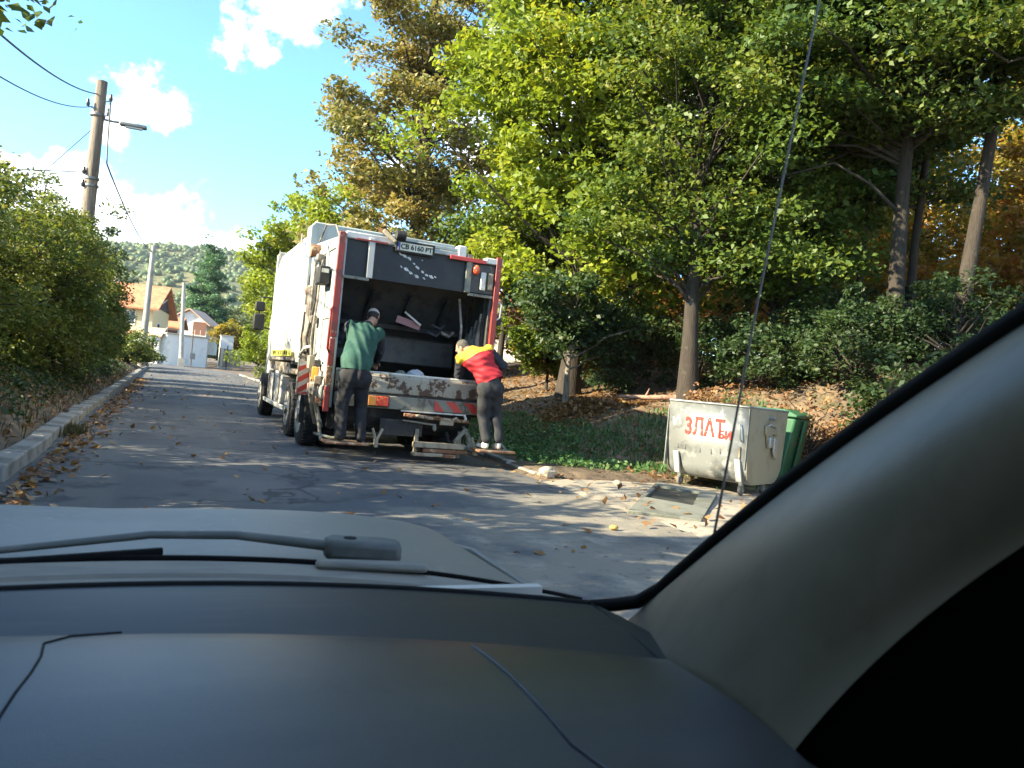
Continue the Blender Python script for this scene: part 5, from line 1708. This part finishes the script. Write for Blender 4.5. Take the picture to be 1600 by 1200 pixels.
# ---- man in the red and yellow jacket, on the right step
root = empty('person', (4.50, 10.60, .29), 'man in a red jacket with yellow shoulders and white trainers on the right step', 'person', 'refuse collectors on the rear steps')
hipL, hipR = A(4.335, 10.60, 1.20), A(4.505, 10.60, 1.21)
pel = A(4.42, 10.60, 1.25)
knL, knR = A(4.385, 10.70, .79), A(4.585, 10.69, .80)
anL, anR = A(4.42, 10.60, .385), A(4.615, 10.58, .388)
wst, chs = A(4.385, 10.63, 1.38), A(4.265, 10.74, 1.60)
nk0, nk1 = A(4.185, 10.86, 1.715), A(4.10, 10.90, 1.75)
hdc = A(4.045, 10.945, 1.775)
shL, shR = A(4.015, 10.86, 1.60), A(4.42, 10.84, 1.765)
elL, elR = A(4.06, 11.05, 1.36), A(4.67, 10.82, 1.57)
haL, haR = A(4.22, 11.26, 1.24), A(4.615, 11.0, 1.47)
bk = unit(np.cross(shR - shL, nk0 - pel))
fwd = unit((-.62, .66, -.30))
hp_, Rm = head_prims(hdc, fwd, (-.25, .1, .95))
skinP = hp_ + [('c', nk0, nk1, .064, .058, .04), ('c', wst, chs, .13, .15, .08, bk, 1.35), ('c', pel, wst, .14, .12, .08, bk, 1.25), ('c', chs, nk0, .14, .07, .08, bk, 1.3),
               ('c', chs, shL, .10, .07, .06), ('c', chs, shR, .10, .07, .06), ('c', shL, elL, .052, .042, .03), ('c', shR, elR, .052, .042, .03),
               ('c', elL, haL, .042, .029, .03), ('c', elR, haR, .042, .029, .03),
               ('c', hipL, knL, .085, .058, .05), ('c', hipR, knR, .085, .058, .05), ('c', knL, anL, .055, .04, .03), ('c', knR, anR, .055, .04, .03),
               ('c', anL - A(0, 0, .02), anL + A(-.02, .11, -.05), .04, .03, .03), ('c', anR - A(0, 0, .02), anR + A(.0, .11, -.05), .04, .03, .03)]
skinP += hand_prims(haL, (.3, .6, -.25), (0, 0, -1), 1, .9) + hand_prims(haR, (-.25, .8, -.1), (-.8, -.2, 0), -1, 1.0)
skin_obj('body', sdf_surface(skinP, .0092), SKIN, root)
eyes_for(hdc, Rm, root)
s_, f_, u_ = Rm[:, 0], Rm[:, 1], Rm[:, 2]
skin_obj('hair', sdf_surface([('e', hdc + u_ * .028 - f_ * .006, (.080, .098, .098), Rm, .01)], .007), HAIR_G, root, keep=lambda C: ((C - hdc) @ f_ < .035 + .35 * ((C - hdc) @ u_)) & ((C - hdc) @ u_ > -.03 - .25 * ((C - hdc) @ f_)))
ax_ = unit(nk0 - pel)
jk = [('c', A(4.415, 10.60, 1.30), wst, .182, .18, .09, bk, 1.42), ('c', wst, chs, .182, .205, .09, bk, 1.42), ('c', chs, nk0 - (nk0 - chs) * .15, .19, .12, .08, bk, 1.3), ('c', chs, shL, .145, .10, .07), ('c', chs, shR, .145, .10, .07)]
VF = sdf_surface(jk, .010, .011, 22, 13)
lim = (chs - pel) @ ax_ + .075
cut = lambda C: (C - pel) @ ax_
skin_obj('jacket', VF, RED_C, root, keep=lambda C: (cut(C) <= lim) & (cut(C) > .03))
yk = skin_obj('yoke', VF, YEL_C, root, keep=lambda C: cut(C) > lim)
# dark worn print along the yoke, too small to read
sd3 = unit(shR - shL)
out_ = unit(np.cross(ax_, sd3))
if out_[1] > 0:
    out_ = -out_
g_ = np.random.RandomState(2)
VY = VF[0]
for k in range(7):
    q = chs + ax_ * .115 + sd3 * (-.085 + .030 * k)
    rel = VY - q
    d2 = np.linalg.norm(rel - (rel @ out_)[:, None] * out_, axis=1) - .02 * (rel @ out_)
    c_ = VY[np.argmin(d2)]
    MB().obox(c_ + out_ * .008, (.020, .010, .026 if k % 2 else .020), np.stack([sd3, -out_, ax_], 1)).build('print', INK, yk)
skin_obj('collar', sdf_surface([('c', nk0 - unit(nk1 - nk0) * .03, nk0 + unit(nk1 - nk0) * .02, .088, .078, .02)], .009), RED_C, root)
for nm, a, b, c, sd_ in (('sleeve', shL, elL, haL, 15), ('sleeve', shR, elR, haR, 16)):
    skin_obj(nm, sdf_surface([('c', a + (b - a) * .12, b, .086, .070, .04), ('c', b, c - (c - b) * .12, .068, .048, .03)], .0095, .007, 38, sd_), NAVY, root)
tr2 = [('c', pel + A(0, 0, .05), hipL + A(0, 0, -.02), .12, .118, .07), ('c', pel + A(0, 0, .05), hipR + A(0, 0, -.02), .12, .118, .07), ('c', hipL, knL, .112, .088, .05), ('c', hipR, knR, .112, .088, .05),
       ('c', knL, anL + A(0, 0, .06), .086, .074, .03), ('c', knR, anR + A(0, 0, .06), .086, .074, .03), ('e', A(4.36, 10.555, 1.19), (.085, .07, .11), None, .07), ('e', A(4.49, 10.555, 1.19), (.085, .07, .11), None, .07)]
skin_obj('trousers', sdf_surface(tr2, .0105, .007, 24, 17), TROUSER2, root)
shoe(anL, (-.25, 1), SHOE_W, root)
shoe(anR, (.05, 1), SHOE_W, root)

# ------------------------------------------------------------------ rubbish containers
GALV = mat('galvanised steel', (0.22, 0.23, 0.225), .45, metal=.4, layers=[((0.145, 0.155, 0.15), 2.2, .45, .6), ((0.33, 0.33, 0.31), 5, .55, .66), ((0.30, 0.25, 0.18), 6, .64, .74)], bump=.25, bscale=4)
GALV_S = mat('dull ground lit galvanised side', (0.27, 0.24, 0.165), .65, metal=.05, layers=[((0.22, 0.19, 0.13), 2.5, .5, .65)], bump=.1, bscale=5)  # light thrown up from the ground put into the colour as beige
GALV_D = mat('dented handle steel', (0.33, 0.325, 0.30), .4, metal=.4)
SPRAY = mat('red stencil paint', (0.52, 0.035, 0.025), .6, layers=[((0.42, 0.20, 0.17), 26, .58, .68)])
TAG = mat('pale blue grey spray', (0.55, 0.58, 0.60), .6)
TAG_D = mat('dark spray', (0.10, 0.10, 0.11), .6)
GREEN_P = mat('green plastic', (0.025, 0.10, 0.045), .45, layers=[((0.042, 0.13, 0.062), 3, .5, .65)])
CASTOR = mat('castor rubber', (0.13, 0.125, 0.115), .8)
# own axes: u along the front (left to right seen from the road), v to the back
A0, A1 = np.array((6.90, 9.52)), np.array((7.42, 8.40))
ang = math.atan2(A1[1] - A0[1], A1[0] - A0[0])
Lb = float(np.hypot(*(A1 - A0)))
bin_ = empty('metal_bin', (A0[0], A0[1], .03), 'dented galvanised steel rubbish container with red stencilled letters on its front', 'rubbish bin')
bin_.rotation_euler = (0, 0, ang)
bin_['_org'] = [0, 0, 0]
DB = 1.42
# side profile in (v, z): sloping front, rounded bottom and back
def prof_bin(d=0.0):
    p = [(.0 + d, 1.26), (.05 + d, .62), (.09 + d, .36)]
    for k in range(6):
        a_ = math.pi * (1.0 + .5 * k / 5)
        p.append((.09 + .22 + d + .22 * math.cos(a_), .36 + .20 * math.sin(a_)))
    for k in range(8):
        a_ = math.pi * (1.5 + .42 * k / 7)
        p.append((DB - .42 - d + .34 * math.cos(a_), .50 + .34 * math.sin(a_)))
    p.append((DB - d, 1.24))
    return p
pf = prof_bin()
b = MB()
n = len(pf)
b.grid([[(u, v, z) for v, z in pf] for u in (0, Lb * .33, Lb * .66, Lb)])
bodyo = b.build('body', GALV, bin_, smooth=35, solid=.006)
for u, m_ in ((-.004, GALV), (Lb + .004, GALV_S)):
    MB().prism(pf, 'x', u - .004, u + .004).build('side_plate', m_, bin_)
MB().tube([(0, 0, 1.265), (Lb, 0, 1.265), (Lb, DB, 1.245), (0, DB, 1.245), (0, 0, 1.265)], .020, 8).build('rim', GALV, bin_, smooth=50)
MB().box(.02, Lb - .02, .10, DB - .10, .80, .82).build('rubbish_fill', T_BLACK, bin_)
MB().box(Lb + .0085, Lb + .013, .0, .055, .38, 1.24).build('corner_strip', GALV, bin_)
MB().box(-.02, -.0085, .0, .05, .30, 1.2).build('corner_strip', GALV, bin_)
for x0 in (.10, Lb - .17):
    MB().prism([(x0, .52), (x0 + .09, .52), (x0 + .15, .20), (x0 + .06, .20)], 'y', .02, .065).build('leg_bracket', GALV_D, bin_, bevel=.01)
for u in (.14, Lb - .12):
    for v in (.22, DB - .45):
        c = MB().bar((u, v, .22), (u, v + .03, .10), .06, .05).build('castor', GALV, bin_, bevel=.01)
        MB().cyl((u - .025, v + .03, .078), (u + .025, v + .03, .078), .078, 18).build('castor_wheel', CASTOR, c, smooth=50, bevel=.01)
        MB().cyl((u - .03, v + .03, .078), (u + .03, v + .03, .078), .03, 12).build('castor_hub', GALV_D, c, smooth=50)
# lifting sockets and handles on the right side
hs = MB().prism([(.55, 1.03), (.98, .97), (.98, .88), (.80, .90), (.80, .72), (.66, .72), (.62, .86), (.55, .90)], 'x', Lb + .009, Lb + .05).build('handle_plate', GALV_S, bin_, bevel=.012)
MB().box(Lb + .03, Lb + .09, .64, .76, .70, .86).build('handle_socket', GALV_D, hs, bevel=.02)
MB().prism([(.84, .86), (.97, .80), (.97, .52), (.90, .56), (.84, .64)], 'x', Lb + .03, Lb + .075).build('handle_socket', GALV_D, hs, bevel=.02)
MB().tube([(Lb + .01, .62, 1.0), (Lb + .06, .66, 1.04), (Lb + .06, .86, 1.01), (Lb + .01, .92, .97)], .014, 7).build('handle_bar', GALV_D, hs, smooth=60)
MB().cyl((Lb, .72, 1.13), (Lb + .10, .72, 1.13), .028, 12).build('lifting_pin', GALV, bin_, smooth=50)
MB().cyl((-.12, .72, 1.13), (0, .72, 1.13), .028, 12).build('lifting_pin', GALV, bin_, smooth=50)
MB().tube([(-.01, .2, .95), (-.07, .22, .97), (-.07, .22, .72), (-.01, .2, .70)], .016, 7).build('handle_bar', GALV_D, bin_, smooth=60)
MB().tube([(Lb - .10, -.012, 1.02), (Lb - .10, -.05, .99), (Lb - .075, -.03, .80), (Lb - .07, .01, .78)], .012, 7).build('handle_bar', GALV, bin_, smooth=60)
MB().bar((Lb - .09, .028, .70), (Lb - .10, .05, .50), .02, .03, (0, 1, 0)).build('latch', T_GRIME, bin_)
# stencilled letters and spray marks on the front, which slopes by 0.05 in 0.64
tilt = math.atan2(.05, .64)
def front(u, z, out=.012):
    v = (1.26 - z) / .64 * .05
    return Matrix.Translation((u, v - out, z)) @ Matrix.Rotation(math.pi / 2 + tilt, 4, 'X')
text_obj('lettering', '3ЛАТ', .30, SPRAY, front(.58, .90) @ Matrix.Diagonal((.82, 1.15, 1, 1)), bin_, off=.008)
text_obj('lettering', 'БИ', .15, SPRAY, front(.90, .83), bin_, off=.007)
def squiggle(name, u, z, w, h, m_, seed, r=.008, k=9):
    g = np.random.RandomState(seed)
    pts = []
    for i in range(k):
        uu = u + w * (i / (k - 1) - .5) + g.uniform(-.2, .2) * w / 3
        zz = z + g.uniform(-.5, .5) * h
        v = (1.26 - zz) / .64 * .05
        pts.append((uu, v - .003, zz))
    P = np.array(pts)
    t = np.linspace(0, k - 1, 5 * k)
    i = np.minimum(t.astype(int), k - 2)
    f = sst(t - i)[:, None]
    q = P[i] * (1 - f) + P[i + 1] * f
    bb = MB().tube(q, r, 6)
    bb.v = [(x, (1.26 - zz) / .64 * .05 - .0035 + .25 * (y - ((1.26 - zz) / .64 * .05 - .003)), zz) for x, y, zz in bb.v]
    return bb.build(name, m_, bin_)
squiggle('spray_mark', .13, .98, .12, .18, TAG, 1, .012, 10)
squiggle('spray_mark', .15, .88, .14, .10, TAG_D, 2, .006, 8)
squiggle('spray_mark', .86, .99, .16, .05, TAG, 3, .016, 6)
squiggle('spray_mark', .62, 1.09, .02, .02, TAG, 5, .02, 3)
squiggle('spray_mark', .25, .66, .10, .12, TAG_D, 6, .005, 7)
for u, z in ((.16, .60), (.28, .60), (.52, .58), (.70, .58), (.84, .60)):
    MB().obox((u, (1.26 - z) / .64 * .05 - .004, z), (.018, .01, .07)).build('slot', TAG_D, bin_)

gb = empty('green_bin', (8.6, 9.9, .03), 'green plastic rubbish container showing behind the right end of the metal bin', 'rubbish bin')
gb.rotation_euler = (0, 0, ang)
gb['_org'] = [0, 0, 0]
MB().prism([(.0, .14), (.62, .14), (.78, 1.16), (-.12, 1.16)], 'y', .30, 1.0).build('body', GREEN_P, gb, bevel=.04)
MB().prism([(-.15, 1.165), (.81, 1.165), (.81, 1.21), (.6, 1.29), (.06, 1.29), (-.15, 1.21)], 'y', .26, 1.04).build('lid', GREEN_P, gb, bevel=.02)
MB().prism([(.67, .2), (.70, .2), (.84, 1.12), (.80, 1.12)], 'y', .58, .72).build('rib', GREEN_P, gb, bevel=.01)
for v in (.42, .88):
    MB().cyl((.5, v - .03, .09), (.5, v + .03, .09), .09, 16).build('castor_wheel', CASTOR, gb, smooth=50)
    MB().cyl((.1, v - .03, .09), (.1, v + .03, .09), .09, 16).build('castor_wheel', CASTOR, gb, smooth=50)

# low slab made up for a reflection in the windscreen, with a dark inset
REFL_SLAB = mat('grey green reflection slab', (0.155, 0.16, 0.135), .9, layers=[((0.10, 0.105, 0.085), 3, .45, .62)], bump=.4, bscale=40)
REFL_INSET = mat('dark reflection inset', (0.022, 0.025, 0.019), .8)
pd = empty('reflection_slab', (5.9, 7.9, .02), 'made up slab for a windscreen reflection, grey with a dark inset, before the metal bin', 'reflection slab')
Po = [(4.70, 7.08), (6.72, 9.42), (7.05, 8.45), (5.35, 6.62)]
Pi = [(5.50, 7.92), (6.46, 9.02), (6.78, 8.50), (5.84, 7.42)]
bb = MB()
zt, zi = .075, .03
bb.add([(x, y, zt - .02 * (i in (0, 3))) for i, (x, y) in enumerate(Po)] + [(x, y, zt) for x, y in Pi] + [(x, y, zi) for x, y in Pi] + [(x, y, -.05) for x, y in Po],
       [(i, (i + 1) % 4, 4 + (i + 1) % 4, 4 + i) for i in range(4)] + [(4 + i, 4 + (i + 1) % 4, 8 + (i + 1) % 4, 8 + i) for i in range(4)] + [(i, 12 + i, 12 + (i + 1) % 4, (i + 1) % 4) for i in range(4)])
bb.build('slab', REFL_SLAB, pd, bevel=.012)
MB().prism(Pi, 'z', zi + .003, zi + .010).build('reflection_inset', REFL_INSET, pd)
# stones and a yellow leaf lump on the apron
STONE = mat('pale stone', (0.36, 0.31, 0.24), .9, bump=.5)
for i, (x, y, r, lab) in enumerate([(5.05, 9.72, .12, 'pale stone at the broken end of the right kerb'), (3.95, 6.15, .035, 'small ochre stone lying on the dappled asphalt'), (5.9, 9.2, .05, 'small pale stone on the dusty apron')]):
    o = crumple((x, y, .03 + r * .5), (r * 1.2, r, r * .7), 30 + i, 8).build('stone', STONE if i != 1 else mat('ochre', (0.42, 0.26, 0.08), .8), smooth=60)
    tag(o, lab, 'stone')

# ------------------------------------------------------------------ the car one looks out of
C_PAINT = mat('silver grey paint', (0.195, 0.188, 0.165), .52, metal=.2, layers=[((0.16, 0.152, 0.13), 1.6, .5, .65), ((0.26, 0.235, 0.19), 30, .6, .7)])
C_COWL = mat('dusty grey plastic', (0.22, 0.20, 0.165), .7, layers=[((0.17, 0.16, 0.14), 4, .45, .62, (1, 5, 5))], bump=.1)
C_WIPER = mat('grey wiper plastic', (0.085, 0.09, 0.083), .6, layers=[((0.125, 0.12, 0.11), 9, .5, .65)])
C_BLACK = mat('black rubber', (0.003, 0.003, 0.003), .7, spec=.15)
C_DASH = mat('dark grey dashboard', (0.034, 0.034, 0.035), .36, spec=.5, layers=[((0.044, 0.043, 0.042), 3, .42, .66, (1, 5, 5)), ((0.075, 0.073, 0.068), 260, .655, .72)], bump=.10, bscale=520)
C_DASH2 = mat('dark defroster panel', (0.010, 0.011, 0.013), .5, spec=.4, layers=[((0.022, 0.021, 0.020), 5, .52, .66, (1.2, 9, 9))])
C_SEAM = mat('seam', (0.04, 0.046, 0.055), .5)
C_TRIM = mat('grey pillar trim', (0.150, 0.138, 0.105), .34, layers=[((0.128, 0.117, 0.088), 7, .45, .62, (9, 1.5, 1.5))], bump=.06, bscale=520)
C_DOOR = mat('black door plastic', (0.002, 0.002, 0.002), .8, spec=.05)
C_LINER = mat('grey headliner', (0.10, 0.10, 0.095), .9)

m, n, l, b = new_mat('windscreen glass')
tb_ = n.new('ShaderNodeBsdfTransparent')
tb_.inputs['Color'].default_value = (0.955, 0.97, 0.96, 1)
l.new(tb_.outputs[0], n['Material Output'].inputs['Surface'])
GLASS_W = m

car = empty('car', (-.1, 0, 0), 'silver car one looks out of, with its dashboard, right pillar, wiper and bonnet', 'car')
XC = -.1


def ws(x):                                     # foot of the windscreen
    return 1.215 - .17 * ((x - .0) / .68) ** 2


# bonnet
rows = []
for i in range(24):
    t = i / 23
    row = []
    for j in range(31):
        x = XC + (j / 15 - 1) * .885
        e = abs(j / 15 - 1)
        y0 = ws(x) + .20
        y = y0 + (2.45 - .38 * e ** 3 - y0) * t
        z = .940 - .014 * t - .055 * e ** 4 - .17 * max(0, (y - 1.86) / .6) ** 2 - .02 * (e - .62) ** 2 - .06 * max(0, e - .86) * 4 * (1 + t)
        row.append((x, y, z))
    rows.append(row)
MB().grid(rows).build('bonnet', C_PAINT, car, smooth=60, solid=.012)
for s in (-1, 1):
    X = XC + s * .89
    MB().grid([[(X - s * .03, y, .865 - .16 * max(0, (y - 1.8) / .6) ** 2), (X, y, .80 - .1 * max(0, (y - 1.8) / .6)), (X + s * .02, y, .55), (X, y, .25)] for y in np.linspace(-1.6, 2.3, 18)]).build('wing', C_PAINT, car, smooth=60, solid=.012)
MB().grid([[(XC + u * .86, 2.42 - .3 * u ** 4 + .10 * math.sin(t * 3), .76 - .5 * t) for u in np.linspace(-1, 1, 13)] for t in np.linspace(0, 1, 7)]).build('bumper', C_PAINT, car, smooth=60, solid=.012)
for s in (-1, 1):
    for y in (1.65, -1.0):
        X = XC + s * .78
        w_ = MB().tube([(X - .1, y, .31), (X - .09, y, .31), (X, y, .31), (X + .09, y, .31), (X + .1, y, .31)], [.2, .29, .31, .29, .2], 28).build('wheel', RUBBER, car, smooth=50)
        MB().cyl((X + s * .09, y, .31), (X + s * .105, y, .31), .19, 20).build('rim', RIM, w_, smooth=50)
# underside keeps the footwell dark
MB().box(XC - .86, XC + .86, -1.6, 2.2, .20, .23).build('floor_pan', C_BLACK, car)
MB().box(XC - .84, XC + .84, .98, 1.0, .23, .90).build('bulkhead', C_BLACK, car)
# cowl below the glass, with slats
cr = []
for k, (dy, z) in enumerate(((.03, .928), (.05, .950), (.09, .947), (.095, .953), (.155, .957), (.16, .949), (.21, .946), (.23, .90))):
    cr.append([(x, ws(x) + dy, z - .03 * (abs(x - XC) / .8) ** 3) for x in np.linspace(XC - .80, XC + .83, 33)])
MB().grid(cr).build('cowl', C_COWL, car, smooth=30)
MB().tube([(x, ws(x) + .20, .950 - .03 * (abs(x - XC) / .8) ** 3) for x in np.linspace(-.3, XC + .83, 25)], .006, 6).build('cowl_seal', C_BLACK, car, smooth=60)
MB().box(.40, .62, 1.17, 1.19, .945, .958).build('cowl_label', mat('pale strip', (.5, .48, .43), .6), car)
# wiper: pivot cover, arm and blade
wp = MB().prism([(.29, 1.385), (.42, 1.35), (.43, 1.40), (.405, 1.42), (.305, 1.445), (.29, 1.43)], 'z', .950, .988).build('wiper', C_WIPER, car, bevel=.012)
MB().cyl((.335, 1.405, .984), (.335, 1.405, .989), .012, 16).build('pivot_cap', C_BLACK, wp, smooth=50)
MB().prism([(.26, 1.32), (.45, 1.285), (.46, 1.31), (.44, 1.325), (.265, 1.35)], 'z', .951, .966).build('wiper_base', C_COWL, wp, bevel=.008)
MB().tube([(.30, 1.41, .972), (.14, 1.46, .980), (.0, 1.45, .982), (-.30, 1.36, .965)], [.010, .008, .007, .005], 8).build('wiper_arm', C_WIPER, wp, smooth=60)
MB().tube([(.02, 1.44, .955), (-.35, 1.33, .952), (-.85, 1.22, .945)], .008, 6).build('wiper_blade', C_BLACK, wp, smooth=60)
MB().box(-.62, -.56, 1.92, 1.96, .905, .925).build('washer_jet', C_BLACK, car, bevel=.008)
# windscreen: foot along ws(x), head at the roof edge
HEAD_Y, HEAD_Z = .10, 1.62
def ws_pt(x, t):
    p0 = A(x, ws(x), .957)
    p1 = A(XC + (x - XC) * .82, HEAD_Y - .10 * ((x - XC) / .7) ** 2, HEAD_Z)
    q = p0 * (1 - t) + p1 * t
    q[2] += .048 * math.sin(math.pi * t)
    return q
XR, XL = .715, XC * 2 - .715
MB().grid([[ws_pt(x, t) for x in np.linspace(XL, XR, 25)] for t in np.linspace(0, 1, 9)]).build('windscreen', GLASS_W, car, smooth=60)
# black seal round the glass: foot, rounded corner and right edge
edge = [ws_pt(x, 0) + A(0, -.004, .002) for x in np.linspace(XL, XR - .07, 24)]
edge += [ws_pt(XR - .035, .006) + A(0, -.004, .004), ws_pt(XR - .010, .028), ws_pt(XR, .07)]
edge += [ws_pt(XR, t) for t in np.linspace(.12, 1, 14)]
MB().tube(edge, [.0085] * 24 + [.0105] * 3 + [.011] * 14, 10).build('glass_seal', C_BLACK, car, smooth=60)
MB().tube([ws_pt(XL, t) for t in np.linspace(0, 1, 14)], .012, 8).build('glass_seal', C_BLACK, car, smooth=60)
# dashboard: far defroster panel and near pad with its lip
def step_y(x):
    return 1.0 - .10 * x - .36 * max(0, x) ** 2 + .02 * min(0, x)
xs_ = np.linspace(XC - .78, .655, 31)
MB().grid([[(x, ws(x) - .002 + (step_y(x) - .012 - ws(x)) * t, .962 + .006 * math.sin(math.pi * t)) for x in xs_] for t in np.linspace(0, 1, 5)]).build('defroster_panel', C_DASH2, car, smooth=60)
rows = []
for t in np.linspace(0, 1, 15):
    row = []
    for x in np.linspace(XC - .78, .60, 31):
        xx = x if x < .45 else .45 + (x - .45) * (1.0 - .12 * sst(t * 3))
        ys_, ye = step_y(x), .42
        y = ys_ + (ye - ys_) * t
        z = .972 + .014 * math.sin(min(t * 1.4, 1) * math.pi) - .30 * max(0, t - .8) ** 2 * 6
        if t == 0:
            z = .955
        row.append((xx, y, z))
    rows.append(row)
MB().grid(rows).build('dashboard', C_DASH, car, smooth=40)
MB().grid([[(x, .42 - .02 * k, .90 - .1 * k) for x in np.linspace(XC - .78, .60, 9)] for k in range(6)]).build('dashboard_face', C_DASH, car, smooth=40)
def pad_z(y, x):
    t = (step_y(x) - y) / (step_y(x) - .42)
    return .972 + .014 * math.sin(min(t * 1.4, 1) * math.pi) - .30 * max(0, t - .8) ** 2 * 6
MB().tube([(.366 + .012 * (y < .6), y, pad_z(y, .37) + .0005) for y in np.linspace(.855, .46, 12)], .0022, 6).build('lid_seam', C_SEAM, car, smooth=60)
sl2 = [(-.095 + .006 * math.sin(k), y, pad_z(y, -.09) + .0005) for k, y in enumerate(np.linspace(.50, .93, 10))] + [(-.07, .958, pad_z(.958, -.07) + .0005), (-.02, .968, pad_z(.968, 0) + .0005)]
MB().tube(sl2, .0013, 6).build('lid_seam', C_BLACK, car, smooth=60)
# right pillar trim: from the glass edge round to the door side
def pillar(t, s):
    a = ws_pt(XR - .004, .01 + .99 * t) + A(-.006, -.012, -.004)
    b0, b1 = A(.578, .56, .955), A(.53, -.12, 1.50)
    bm_ = A(.64, .384, 1.317)
    b_ = b0 * (1 - t) ** 2 + bm_ * 2 * t * (1 - t) + b1 * t * t
    q = a * (1 - s) + b_ * s
    nrm = unit(A(-.75, -.55, .30))
    return q + nrm * (.042 * math.sin(math.pi * min(1, s * 1.05)) ** .8)
MB().grid([[pillar(t, s) for s in np.linspace(0, 1, 17)] for t in np.linspace(-.03, 1, 25)]).build('pillar_trim', C_TRIM, car, smooth=60)
# black door side below the pillar, with a sail panel
dp = [[pillar(t, .985) + A(.006, .0, .003), pillar(t, 1.0) + A(.02, .0, -.03), A(.62, .56 - .70 * t, .90), A(.63, .56 - .70 * t, .35)] for t in np.linspace(-.03, 1, 14)]
MB().grid(dp).build('door_panel', C_DOOR, car, smooth=50, solid=.01)
MB().grid([[(.575 + .07 * k / 3, .60 + .45 * k / 3, z) for k in range(4)] for z in (.3, .6, .968)]).build('dash_end', C_DASH, car, smooth=40)
MB().box(.64, .76, -1.2, .75, .3, .98).build('door', C_DOOR, car, bevel=.03)
MB().box(XC - .85, XC - .76, -1.2, .85, .3, .98).build('door', C_DOOR, car, bevel=.03)
# roof, other pillars, rear body, seats: they shade the cabin
rf = []
for v in np.linspace(0, 1, 9):
    rf.append([(XC + u * (.60 - .02 * v), HEAD_Y - .08 * u * u - 1.9 * v, HEAD_Z + .05 * math.sin(math.pi * (.12 + .8 * v)) - .06 * abs(u) ** 3) for u in np.linspace(-1, 1, 13)])
MB().grid(rf).build('roof', C_PAINT, car, smooth=60, solid=.012)
MB().grid([[tuple(np.array(p) - (0, .01, .035)) for p in r] for r in rf]).build('headliner', C_LINER, car, smooth=60)
MB().tube([(XC * 2 - .72, 1.0, .95), (XC - .66, .5, 1.33), (XC - .60, .05, 1.53)], .045, 8).build('pillar', C_TRIM, car, smooth=60)
for s in (-1, 1):
    MB().tube([(XC + s * .76, -.55, .95), (XC + s * .60, -.6, 1.54)], .06, 8).build('door_pillar', C_TRIM, car, smooth=60)
    MB().tube([(XC + s * .76, -1.75, .95), (XC + s * .58, -1.75, 1.54)], .12, 8).build('rear_pillar', C_PAINT, car, smooth=60)
MB().box(XC - .86, XC + .86, -2.1, -1.62, .3, 1.0).build('tailgate', C_PAINT, car, bevel=.05)
for s in (-.36, .36):
    st = MB().prism([(-.95, .5), (-.80, .45), (-.62, 1.15), (-.74, 1.2)], 'x', XC + s - .24, XC + s + .24).build('seat', C_DOOR, car, bevel=.04)
    MB().box(XC + s - .25, XC + s + .25, -.85, -.3, .34, .50).build('cushion', C_DOOR, st, bevel=.05)
    MB().box(XC + s - .13, XC + s + .13, -.76, -.66, 1.22, 1.40).build('headrest', C_DOOR, st, bevel=.03)
# whip aerial on the wing beside the pillar
ae = MB().tube([(.80, 1.00, .93), (.795, .955, 1.07), (.812, .925, 1.45), (.842, .885, 1.93), (.862, .862, 2.2)], [.0026, .0022, .0019, .0016, .0013], 8).build('aerial', mat('aerial', (0.11, 0.10, 0.09), .45), car, smooth=60)
MB().ell((.80, 1.0, .925), (.018, .022, .02), 8).build('aerial_foot', C_BLACK, ae, smooth=60)
drop_org()

# ------------------------------------------------------------------ the air between here and the hill
m, n, l, b = new_mat('air')
n.remove(b)
pv_ = n.new('ShaderNodeVolumePrincipled')
pv_.inputs['Color'].default_value = (0.93, 0.96, 1.0, 1)
pv_.inputs['Density'].default_value = 0.00013
pv_.inputs['Anisotropy'].default_value = 0.3
l.new(pv_.outputs[0], n['Material Output'].inputs['Volume'])
hz_ = MB().box(-2600, 2600, -1500, 2800, -12, 175).build('haze', m)
tag(hz_, kind='stuff')
drop_org()
